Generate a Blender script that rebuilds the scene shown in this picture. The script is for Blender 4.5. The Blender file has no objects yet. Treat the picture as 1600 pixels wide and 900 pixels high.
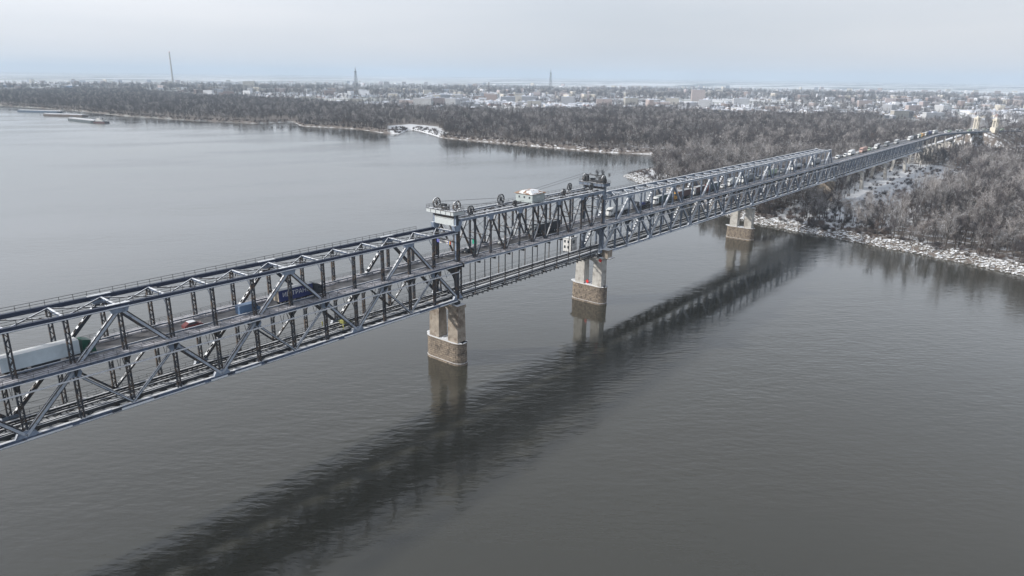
import bpy, math, random
import numpy as np
from mathutils import Vector, Matrix, Euler, noise as mnoise
R = math.radians
C = bpy.context.scene.collection
SC = bpy.context.scene

# ------------------------------------------------------------------ camera
cam_d = bpy.data.cameras.new("camera"); cam = bpy.data.objects.new("camera", cam_d); C.objects.link(cam)
CAM = Vector((-153.74, -149.78, 90.91))
yaw, pitch, roll = R(39.564), R(16.865), R(-0.688)
fw = Vector((math.cos(yaw)*math.cos(pitch), math.sin(yaw)*math.cos(pitch), -math.sin(pitch)))
rt = Vector((math.sin(yaw), -math.cos(yaw), 0)); up = rt.cross(fw)
r2 = rt*math.cos(roll) - up*math.sin(roll); u2 = up*math.cos(roll) + rt*math.sin(roll)
M = Matrix((r2, u2, -fw)).transposed().to_4x4(); M.translation = CAM
cam.matrix_world = M
cam_d.sensor_width = 36; cam_d.lens = 36*1092.54/1600; cam_d.clip_start = 1; cam_d.clip_end = 90000
SC.camera = cam

# ------------------------------------------------------------------ world and sun
SUN_AZ, SUN_EL = 140.0, 27.0          # degrees, azimuth counter-clockwise from +X
w = bpy.data.worlds.new("World"); SC.world = w; w.use_nodes = True
nt = w.node_tree; nt.nodes.clear(); N = nt.nodes.new; L = nt.links.new
sky = N('ShaderNodeTexSky'); sky.sky_type = 'NISHITA'; sky.sun_disc = False
sky.sun_elevation = R(SUN_EL); sky.sun_rotation = R(90-SUN_AZ); sky.dust_density = 2.5; sky.air_density = 1.0
bg1 = N('ShaderNodeBackground'); bg1.inputs[1].default_value = 0.10; L(sky.outputs[0], bg1.inputs[0])
tc = N('ShaderNodeTexCoord'); mp = N('ShaderNodeMapping'); mp.inputs['Scale'].default_value = (1.0, 1.0, 7.0)
L(tc.outputs['Generated'], mp.inputs[0])
nz = N('ShaderNodeTexNoise'); nz.inputs['Scale'].default_value = 1.7; nz.inputs['Detail'].default_value = 6; nz.inputs['Roughness'].default_value = .5
L(mp.outputs[0], nz.inputs[0])
rp = N('ShaderNodeValToRGB'); rp.color_ramp.elements[0].position = .35; rp.color_ramp.elements[1].position = .68
rp.color_ramp.elements[0].color = (.77, .82, .90, 1); rp.color_ramp.elements[1].color = (.905, .925, .98, 1)
L(nz.outputs[0], rp.inputs[0])
bg2 = N('ShaderNodeBackground'); L(rp.outputs[0], bg2.inputs[0])
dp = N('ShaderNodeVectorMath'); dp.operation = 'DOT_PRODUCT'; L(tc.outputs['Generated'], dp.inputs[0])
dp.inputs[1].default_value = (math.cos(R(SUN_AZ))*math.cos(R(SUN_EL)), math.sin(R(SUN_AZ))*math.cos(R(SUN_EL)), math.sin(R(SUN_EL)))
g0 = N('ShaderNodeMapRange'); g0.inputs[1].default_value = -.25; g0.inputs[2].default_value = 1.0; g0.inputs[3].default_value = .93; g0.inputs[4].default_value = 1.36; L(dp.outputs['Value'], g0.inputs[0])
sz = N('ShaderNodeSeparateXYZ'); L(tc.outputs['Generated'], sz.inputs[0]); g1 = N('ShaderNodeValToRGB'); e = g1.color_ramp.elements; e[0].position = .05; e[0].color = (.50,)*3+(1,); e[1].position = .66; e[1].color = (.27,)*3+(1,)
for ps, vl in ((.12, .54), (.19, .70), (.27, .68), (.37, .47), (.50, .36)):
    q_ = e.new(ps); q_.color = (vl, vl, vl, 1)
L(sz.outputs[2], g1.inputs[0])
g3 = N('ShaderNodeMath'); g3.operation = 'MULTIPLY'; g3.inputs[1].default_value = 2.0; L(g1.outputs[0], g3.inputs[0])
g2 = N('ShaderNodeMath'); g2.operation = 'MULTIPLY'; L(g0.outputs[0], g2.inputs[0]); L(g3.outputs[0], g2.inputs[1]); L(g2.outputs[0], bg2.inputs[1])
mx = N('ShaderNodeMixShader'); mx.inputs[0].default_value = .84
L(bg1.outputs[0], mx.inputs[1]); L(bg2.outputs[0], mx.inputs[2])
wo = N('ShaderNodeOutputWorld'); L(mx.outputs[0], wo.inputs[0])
sd = bpy.data.lights.new("sun", 'SUN'); sd.energy = 4.3; sd.angle = R(2.0); sd.color = (1.0, .95, .87)
so = bpy.data.objects.new("sun", sd); C.objects.link(so)
sdir = Vector((math.cos(R(SUN_AZ))*math.cos(R(SUN_EL)), math.sin(R(SUN_AZ))*math.cos(R(SUN_EL)), math.sin(R(SUN_EL))))
so.rotation_euler = sdir.to_track_quat('Z', 'Y').to_euler()
SC.view_settings.view_transform = 'Standard'; SC.view_settings.look = 'None'
SC.view_settings.exposure = 0.0; SC.view_settings.gamma = 1.0; SC.view_settings.use_curve_mapping = False
SC.render.engine = 'CYCLES'
cy = SC.cycles; cy.max_bounces = 6; cy.diffuse_bounces = 3; cy.glossy_bounces = 3; cy.transmission_bounces = 2; cy.volume_bounces = 1
cy.caustics_reflective = False; cy.caustics_refractive = False; cy.use_denoising = True; cy.sample_clamp_indirect = 4

# ------------------------------------------------------------------ materials
MATS = {}
def mat(name, col, rough=.6, metal=0.0, var=0.0, vscale=1.0, snow=None, stain=None, bump=0.0, col2=None, c2th=.5, spec=.5, rand=0.0, courses=False):
    """base colour with noise variation, optional second colour patches, optional snow lying on upward faces."""
    if name in MATS: return MATS[name]
    m = bpy.data.materials.new(name); m.use_nodes = True; MATS[name] = m
    nt = m.node_tree; b = nt.nodes['Principled BSDF']; N = nt.nodes.new; L = nt.links.new
    b.inputs['Roughness'].default_value = rough; b.inputs['Metallic'].default_value = metal
    b.inputs['Specular IOR Level'].default_value = spec
    b.inputs['Base Color'].default_value = (*col, 1)
    geo = N('ShaderNodeNewGeometry'); tcn = N('ShaderNodeTexCoord')
    cur = None
    def rgb(c):
        n = N('ShaderNodeRGB'); n.outputs[0].default_value = (*c, 1); return n.outputs[0]
    def mix(f, a, bb):
        n = N('ShaderNodeMix'); n.data_type = 'RGBA'
        if isinstance(f, float): n.inputs[0].default_value = f
        else: L(f, n.inputs[0])
        L(a, n.inputs[6]); L(bb, n.inputs[7]); return n.outputs[2]
    def noi(scale, det=4, rough=.6):
        n = N('ShaderNodeTexNoise'); n.inputs['Scale'].default_value = scale; n.inputs['Detail'].default_value = det
        n.inputs['Roughness'].default_value = rough; L(geo.outputs['Position'], n.inputs['Vector']); return n.outputs[0]
    def ramp(v, a, c):
        n = N('ShaderNodeMapRange'); n.inputs[1].default_value = a; n.inputs[2].default_value = c; L(v, n.inputs[0]); return n.outputs[0]
    cur = rgb(col)
    if col2 is not None:
        cur = mix(ramp(noi(vscale), c2th-.06, c2th+.06), cur, rgb(col2))
    if courses:
        sx = N('ShaderNodeSeparateXYZ'); L(geo.outputs['Position'], sx.inputs[0]); a1 = N('ShaderNodeMath'); a1.operation = 'ADD'; L(sx.outputs[0], a1.inputs[0]); L(sx.outputs[1], a1.inputs[1])
        cb = N('ShaderNodeCombineXYZ'); L(a1.outputs[0], cb.inputs[0]); L(sx.outputs[2], cb.inputs[1])
        bt = N('ShaderNodeTexBrick'); bt.inputs['Scale'].default_value = 1.0; bt.inputs['Brick Width'].default_value = 1.5; bt.inputs['Row Height'].default_value = .72; bt.inputs['Mortar Size'].default_value = .07
        bt.inputs['Color1'].default_value = (1.15, 1.12, 1.08, 1); bt.inputs['Color2'].default_value = (.72, .72, .74, 1); bt.inputs['Mortar'].default_value = (.42, .40, .38, 1); L(cb.outputs[0], bt.inputs['Vector'])
        mm = N('ShaderNodeMix'); mm.data_type = 'RGBA'; mm.blend_type = 'MULTIPLY'; mm.inputs[0].default_value = .9; L(cur, mm.inputs[6]); L(bt.outputs[0], mm.inputs[7]); cur = mm.outputs[2]
    if var > 0:
        n = noi(vscale*2.3, 5); hs = N('ShaderNodeHueSaturation'); mr = N('ShaderNodeMapRange')
        mr.inputs[1].default_value = .25; mr.inputs[2].default_value = .75; mr.inputs[3].default_value = 1-var; mr.inputs[4].default_value = 1+var
        L(n, mr.inputs[0]); L(mr.outputs[0], hs.inputs['Value']); L(cur, hs.inputs['Color']); cur = hs.outputs[0]
    if rand > 0:
        oi = N('ShaderNodeObjectInfo'); hs = N('ShaderNodeHueSaturation'); mr = N('ShaderNodeMapRange')
        mr.inputs[3].default_value = 1-rand; mr.inputs[4].default_value = 1+rand; L(oi.outputs['Random'], mr.inputs[0])
        L(mr.outputs[0], hs.inputs['Value']); L(cur, hs.inputs['Color']); cur = hs.outputs[0]
    if snow:
        amt, sc = snow      # amt 0..1 cover of up-facing surfaces, sc noise scale
        sep = N('ShaderNodeSeparateXYZ'); L(geo.outputs['Normal'], sep.inputs[0])
        upf = ramp(sep.outputs[2], .35, .7)
        nn = ramp(noi(sc, 5, .65), .78-amt*.6, .84-amt*.6)
        mm = N('ShaderNodeMath'); mm.operation = 'MULTIPLY'; L(upf, mm.inputs[0]); L(nn, mm.inputs[1])
        cur = mix(mm.outputs[0], cur, rgb((.78, .81, .86)))
    L(cur, b.inputs['Base Color'])
    if bump > 0:
        bp = N('ShaderNodeBump'); bp.inputs['Strength'].default_value = bump; bp.inputs['Distance'].default_value = .15
        L(noi(vscale*4, 5), bp.inputs['Height']); L(bp.outputs[0], b.inputs['Normal'])
    return m

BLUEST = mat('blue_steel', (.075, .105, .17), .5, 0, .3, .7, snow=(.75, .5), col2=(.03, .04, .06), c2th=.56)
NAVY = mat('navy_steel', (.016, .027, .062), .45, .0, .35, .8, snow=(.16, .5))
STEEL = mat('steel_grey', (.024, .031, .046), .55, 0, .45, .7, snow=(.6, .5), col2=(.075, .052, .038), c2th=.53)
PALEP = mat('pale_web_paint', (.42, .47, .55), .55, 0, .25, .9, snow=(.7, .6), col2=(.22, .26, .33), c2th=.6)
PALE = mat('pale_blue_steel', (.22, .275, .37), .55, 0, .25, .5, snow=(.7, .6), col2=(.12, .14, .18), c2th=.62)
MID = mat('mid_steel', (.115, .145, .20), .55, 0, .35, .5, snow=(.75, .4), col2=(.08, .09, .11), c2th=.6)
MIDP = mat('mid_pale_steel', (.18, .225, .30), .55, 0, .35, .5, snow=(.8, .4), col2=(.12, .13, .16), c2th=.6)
DARK = mat('dark_steel', (.026, .030, .038), .6, 0, .4, .8, snow=(.35, .6), col2=(.05, .042, .038), c2th=.6)
RAIL = mat('rail_iron', (.05, .05, .055), .6, 0, .3, 1)
SNOW = mat('lying_snow', (.80, .83, .88), .75, 0, .06, .5, bump=.15)
SNOWD = mat('trodden_snow', (.50, .50, .54), .8, 0, .18, .6, col2=(.27, .26, .275), c2th=.56, bump=.25)
ASPH = mat('wet_asphalt', (.060, .058, .062), .45, 0, .3, .25, col2=(.15, .145, .15), c2th=.57)
STONE = mat('pier_stone', (.25, .21, .17), .85, 0, .35, .9, snow=(.75, .3), col2=(.12, .10, .085), c2th=.56, bump=.5, courses=True)
CONC = mat('pier_concrete', (.30, .262, .222), .8, 0, .3, .35, snow=(.8, .3), col2=(.19, .15, .12), c2th=.56, bump=.3)
CONCG = mat('pale_concrete', (.44, .43, .41), .8, 0, .22, .3, snow=(.8, .3), col2=(.28, .26, .24), c2th=.57, bump=.25)
GREYPAINT = mat('grey_paint', (.50, .54, .56), .5, 0, .1, .4, snow=(.8, .3))
WHITEP = mat('white_pipe', (.74, .77, .83), .5, 0, .05, .4)
BLACK = mat('black_rubber', (.02, .02, .022), .7)
GLASS = mat('dark_glass', (.03, .04, .05), .15)

# water
def water_mat():
    m = bpy.data.materials.new('river_water'); m.use_nodes = True; nt = m.node_tree; b = nt.nodes['Principled BSDF']; N = nt.nodes.new; L = nt.links.new
    geo = N('ShaderNodeNewGeometry')
    b.inputs['Roughness'].default_value = .07; b.inputs['IOR'].default_value = 1.8
    b.inputs['Specular IOR Level'].default_value = .5
    def nse(sc, det, scale3, rot=0):
        m0 = N('ShaderNodeMapping'); m0.inputs['Rotation'].default_value = (0, 0, rot); L(geo.outputs['Position'], m0.inputs[0])
        mp = N('ShaderNodeMapping'); mp.inputs['Scale'].default_value = scale3
        L(m0.outputs[0], mp.inputs[0]); n = N('ShaderNodeTexNoise'); n.inputs['Scale'].default_value = sc; n.inputs['Detail'].default_value = det
        L(mp.outputs[0], n.inputs['Vector']); return n.outputs[0]
    a = nse(.62, 4, (.42, 1, 1), R(52)); c = nse(.16, 3, (.5, 1, 1), R(40)); big = nse(.011, 5, (.4, 1, 1), R(25))
    ad = N('ShaderNodeMath'); ad.operation = 'MULTIPLY_ADD'; L(c, ad.inputs[0]); ad.inputs[1].default_value = 1.3; L(a, ad.inputs[2])
    st = N('ShaderNodeMapRange'); st.inputs[1].default_value = .40; st.inputs[2].default_value = .62; st.inputs[3].default_value = .05; st.inputs[4].default_value = .32; L(big, st.inputs[0])
    bp = N('ShaderNodeBump'); bp.inputs['Distance'].default_value = .38; L(st.outputs[0], bp.inputs['Strength']); L(ad.outputs[0], bp.inputs['Height'])
    L(bp.outputs[0], b.inputs['Normal'])
    rr = N('ShaderNodeMapRange'); rr.inputs[1].default_value = .35; rr.inputs[2].default_value = .65; rr.inputs[3].default_value = .03; rr.inputs[4].default_value = .13; L(big, rr.inputs[0]); L(rr.outputs[0], b.inputs['Roughness'])
    mx = N('ShaderNodeMix'); mx.data_type = 'RGBA'; L(big, mx.inputs[0]); mx.inputs[6].default_value = (.038, .038, .031, 1); mx.inputs[7].default_value = (.054, .053, .042, 1)
    L(mx.outputs[2], b.inputs['Base Color'])
    return m
WATER = water_mat()

def ground_mat():
    m = bpy.data.materials.new('snowy_ground'); m.use_nodes = True; nt = m.node_tree; b = nt.nodes['Principled BSDF']; N = nt.nodes.new; L = nt.links.new
    geo = N('ShaderNodeNewGeometry'); b.inputs['Roughness'].default_value = .85
    def nse(sc, det, scale3=(1, 1, 1), rot=0, rough=.55):
        mp = N('ShaderNodeMapping'); mp.inputs['Scale'].default_value = scale3; mp.inputs['Rotation'].default_value = (0, 0, rot)
        L(geo.outputs['Position'], mp.inputs[0]); n = N('ShaderNodeTexNoise'); n.inputs['Scale'].default_value = sc; n.inputs['Detail'].default_value = det; n.inputs['Roughness'].default_value = rough
        L(mp.outputs[0], n.inputs['Vector']); return n.outputs[0]
    def ramp(v, a, c, lo=0, hi=1):
        n = N('ShaderNodeMapRange'); n.inputs[1].default_value = a; n.inputs[2].default_value = c; n.inputs[3].default_value = lo; n.inputs[4].default_value = hi; L(v, n.inputs[0]); return n.outputs[0]
    def mix(f, a, bb):
        n = N('ShaderNodeMix'); n.data_type = 'RGBA'; L(f, n.inputs[0])
        for k, s in ((6, a), (7, bb)):
            if isinstance(s, tuple): n.inputs[k].default_value = (*s, 1)
            else: L(s, n.inputs[k])
        return n.outputs[2]
    atm = N('ShaderNodeAttribute'); atm.attribute_name = 'mud'
    mad = N('ShaderNodeMath'); mad.operation = 'MULTIPLY_ADD'; L(atm.outputs['Fac'], mad.inputs[0]); mad.inputs[1].default_value = .14; L(nse(.16, 7, rough=.7), mad.inputs[2])
    near = mix(ramp(mad.outputs[0], .46, .54), (.78, .81, .86), (.16, .135, .12))
    vor = N('ShaderNodeTexVoronoi'); vor.inputs['Scale'].default_value = 1.0
    m0 = N('ShaderNodeMapping'); m0.inputs['Rotation'].default_value = (0, 0, R(47)); L(geo.outputs['Position'], m0.inputs[0]); mp = N('ShaderNodeMapping'); mp.inputs['Scale'].default_value = (.00040, .0011, 1); L(m0.outputs[0], mp.inputs[0]); L(mp.outputs[0], vor.inputs['Vector'])
    sp = N('ShaderNodeSeparateColor'); L(vor.outputs['Color'], sp.inputs[0])
    far = mix(ramp(sp.outputs[0], .60, .66), (.76, .77, .80), (.36, .38, .37))
    far = mix(ramp(nse(.0016, 6, (.35, 1.4, 1), R(-52)), .53, .57), far, (.17, .19, .20))
    attr = N('ShaderNodeAttribute'); attr.attribute_name = 'zone'
    col = mix(attr.outputs['Fac'], near, far)
    att2 = N('ShaderNodeAttribute'); att2.attribute_name = 'bare'
    col = mix(att2.outputs['Fac'], col, (.80, .83, .88))
    L(col, b.inputs['Base Color'])
    bp = N('ShaderNodeBump'); bp.inputs['Strength'].default_value = .4; bp.inputs['Distance'].default_value = .5; L(nse(.3, 5), bp.inputs['Height']); L(bp.outputs[0], b.inputs['Normal'])
    return m
GROUND = ground_mat()

# ------------------------------------------------------------------ mesh builder
SL = -0.00438            # the bridge falls gently towards the far bank
class MB:
    def __init__(s): s.v = []; s.f = []; s.m = []
    def add(s, vs, fs, m=0):
        o = len(s.v); s.v.extend(vs); s.f.extend([tuple(i+o for i in f) for f in fs]); s.m.extend([m]*len(fs))
    def box(s, x0, x1, y0, y1, z0, z1, m=0):
        s.add([(x0,y0,z0),(x1,y0,z0),(x1,y1,z0),(x0,y1,z0),(x0,y0,z1),(x1,y0,z1),(x1,y1,z1),(x0,y1,z1)],
              [(0,3,2,1),(4,5,6,7),(0,1,5,4),(1,2,6,5),(2,3,7,6),(3,0,4,7)], m)
    def bar(s, p, q, w=.3, h=.3, up=(0,0,1), m=0, off=0.0):
        p = Vector(p); q = Vector(q); d = (q-p); 
        if d.length < 1e-6: return
        d.normalize(); u = Vector(up); sd = d.cross(u)
        if sd.length < 1e-3: sd = d.cross(Vector((1,0,0)))
        sd.normalize(); u = sd.cross(d).normalized()
        p = p+u*off; q = q+u*off; a = sd*(w/2); b = u*(h/2)
        s.add([tuple(t) for t in (p-a-b,p+a-b,p+a+b,p-a+b,q-a-b,q+a-b,q+a+b,q-a+b)],
              [(0,1,2,3),(7,6,5,4),(0,4,5,1),(1,5,6,2),(2,6,7,3),(3,7,4,0)], m)
    def cyl(s, p, q, r, n=10, m=0, r2=None):
        p = Vector(p); q = Vector(q); d = (q-p).normalized(); a = d.orthogonal().normalized(); b = d.cross(a); r2 = r if r2 is None else r2
        vs = []
        for c, rr in ((p, r), (q, r2)):
            for i in range(n):
                t = 2*math.pi*i/n; vs.append(tuple(c+a*math.cos(t)*rr+b*math.sin(t)*rr))
        fs = [(i,(i+1)%n,n+(i+1)%n,n+i) for i in range(n)]+[tuple(range(n-1,-1,-1)), tuple(range(n,2*n))]
        s.add(vs, fs, m)
    def prism(s, pts, axis, t0, t1, m=0):
        """pts: 2-D outline in the plane normal to axis ('x': (y,z), 'y': (x,z), 'z': (x,y)), extruded t0..t1"""
        n = len(pts); vs = []
        for t in (t0, t1):
            for a, b in pts:
                vs.append((t,a,b) if axis == 'x' else (a,t,b) if axis == 'y' else (a,b,t))
        s.add(vs, [tuple(range(n-1,-1,-1)), tuple(range(n,2*n))]+[(i,(i+1)%n,n+(i+1)%n,n+i) for i in range(n)], m)
    def build(s, name, mats, parent=None, origin=(0,0,0), shear=False, smooth=False):
        me = bpy.data.meshes.new(name); v = np.array(s.v, dtype=float)
        if shear: v[:,2] += SL*v[:,0]
        o = np.array(origin, dtype=float); v = v-o
        me.from_pydata(v.tolist(), [], s.f)
        if not isinstance(mats, (list, tuple)): mats = [mats]
        for mm in mats: me.materials.append(mm)
        if len(mats) > 1: me.polygons.foreach_set('material_index', s.m)
        if smooth: me.polygons.foreach_set('use_smooth', [True]*len(s.f))
        import bmesh
        if len(s.f) < 3000:
            bm = bmesh.new(); bm.from_mesh(me); bmesh.ops.recalc_face_normals(bm, faces=bm.faces); bm.to_mesh(me); bm.free()
        me.update()
        ob = bpy.data.objects.new(name, me); C.objects.link(ob)
        if parent is None: ob.location = origin
        else: ob.parent = parent
        return ob
def tag(o, label=None, cat=None, group=None, kind=None):
    if label: o['label'] = label
    if cat: o['category'] = cat
    if group: o['group'] = group
    if kind: o['kind'] = kind
    return o
def thing(name, label, cat, loc=(0,0,0), rz=0, group=None):
    o = bpy.data.objects.new(name, None); C.objects.link(o); o.location = loc; o.rotation_euler = (0,0,rz); o.empty_display_size = .5
    return tag(o, label, cat, group)
def copy_tree(o, parent=None):
    c = o.copy(); C.objects.link(c)
    if parent is not None: c.parent = parent
    for ch in [k for k in KIDS.get(o.name, [])] or list(o.children): copy_tree(ch, c)
    return c
KIDS = {}

# ------------------------------------------------------------------ bridge
ZB, ZD, ZT, W = 21.9, 34.4, 44.15, 9.4
ZM = 32.6
def org(x): return (x, 0, ZB+SL*x)
def bz(x, z): return z+SL*x

def laced(mb, x, y, z0, z1, w=.70, d=.50, step=1.1, m=0):
    for s in (-1, 1): mb.box(x+s*w/2-.12, x+s*w/2+.12, y-d/2, y+d/2, z0, z1, m)
    n = max(1, int((z1-z0)/step)); h = (z1-z0)/n
    for k in range(n):
        a, b = (-1, 1) if k % 2 else (1, -1)
        for yy in (y-d/2+.03, y+d/2-.03):
            mb.bar((x+a*w/2, yy, z0+k*h), (x+b*w/2, yy, z0+(k+1)*h), .14, .05, up=(0,1,0), m=m)
def laced_diag(mb, p, q, w=.55, h=.6, step=1.6, m=0, ms=1):
    p = Vector(p); q = Vector(q); d = (q-p); Ld = d.length; d.normalize(); sd = d.cross(Vector((0,0,1))).normalized(); u = sd.cross(d)
    for s in (-1, 1): mb.bar(p+sd*s*w/2, q+sd*s*w/2, .1, h, m=m)
    n = max(1, int(Ld/step))
    for k in range(n):
        c = p+d*(k+.5)*Ld/n+u*(h/2)
        mb.bar(c-d*.35, c+d*.35, w, .06, m=ms if k % 2 else m)
def snowbar(mb, p, q, w, off, ms=1, t=.07):
    """a ragged strip of snow lying along a member"""
    p = Vector(p); q = Vector(q); n = max(1, int((q-p).length/4.0)); rnd = random.Random(int(p.x*7+p.z*3+q.x))
    for k in range(n):
        a = p.lerp(q, k/n); b = p.lerp(q, (k+(1 if rnd.random() < .85 else .6))/n)
        mb.bar(a, b, w*rnd.uniform(.8, 1.0), t, m=ms, off=off)
def railing(mb, x0, x1, y, z, h=1.05, step=2.0, t=.06, rails=2):
    n = max(1, round((x1-x0)/step))
    for k in range(n+1):
        x = x0+(x1-x0)*k/n; mb.box(x-t/2, x+t/2, y-t/2, y+t/2, z, z+h)
    for r in range(rails):
        zz = z+h*(r+1)/rails; mb.box(x0, x1, y-t/2, y+t/2, zz-t, zz)

def road_parts(T, x0, x1, O, steel, detail=1):
    def B(mb, n, m): return mb.build(n, m, T, O, shear=True)
    mb = MB(); mb.box(x0, x1, 1.1, W-1.1, ZD-.35, ZD, 0)
    for y in (2.6, 4.7, 6.8): mb.box(x0, x1, y-.2, y+.2, ZD-1.15, ZD-.36, 1)
    B(mb, 'road_deck', [ASPH, DARK])
    mb = MB()
    for y in (1.35, W-1.35):
        x = x0
        rnd = random.Random(int(x0+y*10))
        while x < x1-6:
            l = rnd.uniform(4, 14); l = min(l, x1-x); wd = rnd.uniform(.15, .5)
            yy = y if y < 4 else y
            mb.prism([(x, yy-.1), (x+l*.3, yy+(wd if y < 4 else -wd)), (x+l*.8, yy+(wd if y < 4 else -wd)*.7), (x+l, yy-.1)], 'z', ZD+.004, ZD+.14)
            x += l+rnd.uniform(.5, 6)
    tag(B(mb, 'snow_ridge', SNOWD), kind='stuff')
    for y, s in ((-.35, -1), (W+.35, 1)):
        mb = MB(); ya, yb = sorted((y, s*2.35+(W if s > 0 else 0)))
        mb.box(x0, x1, ya, yb, ZD-.12, ZD+.10, 0)
        ye = yb if s > 0 else ya
        mb.box(x0, x1, min(ye, ye+s*.1), max(ye, ye+s*.1), ZD-.55, ZD+.14, 1)
        mb.box(x0, x1, min(ye+s*.12, ye+s*.18), max(ye+s*.12, ye+s*.18), ZD-.58, ZD-.40, 2)
        WK = B(mb, 'walkway', [SNOWD, steel, SNOW])
        mb = MB(); railing(mb, x0, x1, ye-s*.08, ZD+.1, 1.05, 2.5 if detail else 5, .055, 3)
        B(mb, 'railing', RAIL).parent = WK
        mb = MB(); yg = .95 if s < 0 else W-.95
        mb.box(x0, x1, yg-.04, yg+.04, ZD+.45, ZD+.78, 0)
        x = x0+1
        while x < x1: mb.box(x-.07, x+.07, yg-.07, yg+.07, ZD, ZD+.72, 0); x += 3
        mb.box(x0, x1, yg-.09, yg+.09, ZD+.781, ZD+.83, 1)
        mb.box(x0, x1, min(yg, y)+.1, max(yg, y)-.1, ZD-.1, ZD+.16, 2)
        B(mb, 'guard_rail', [MID, SNOW, SNOWD])

def railway_parts(T, x0, x1, O, lower=0.0, walk=True, step=1.2):
    def B(mb, n, m): return mb.build(n, m, T, O, shear=True)
    z = ZB+1.3
    mb = MB()
    for y in (3.0, 6.0): mb.box(x0, x1, y-.22, y+.22, z-.9, z-.2, 1); mb.box(x0, x1, y-.16 if y > 4 else y-.55, y+.16, z-.19, z-.12, 2)
    x = x0+.4
    while x < x1: mb.box(x-.13, x+.13, 3.1, 6.1, z-.18, z, 0); x += step
    for y in (3.78, 5.22): mb.box(x0, x1, y-.07, y+.07, z+.002, z+.19, 3)
    mb.box(x0, x1, 4.35, 4.65, z+.002, z+.07, 2)
    for y in (1.75, 7.5): mb.box(x0, x1, y-.15, y+.15, z-1.0, z-.25, 1); mb.box(x0, x1, y-.12, y+.12, z-.248, z-.18, 2)
    B(mb, 'railway_track', [DARK, DARK, SNOW, RAIL])
    if walk:
        mb = MB(); mb.box(x0, x1, 6.9, 8.1, z-.15, z+.0, 0); mb.box(x0, x1, 7.0, 7.45, z+.002, z+.08, 1)
        mb.box(x0, x1, 2.0, 2.7, z-.2, z-.06, 0); mb.box(x0, x1, 2.0, 2.35, z-.058, z-.01, 1)
        B(mb, 'service_walkway', [DARK, SNOW])
        mb = MB(); railing(mb, x0, x1, 8.05, z, 1.15, 1.8, .055, 2); mb.box(x0, x1, 8.5, 8.56, z+2.2, z+2.26)
        B(mb, 'railing', RAIL)

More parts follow.
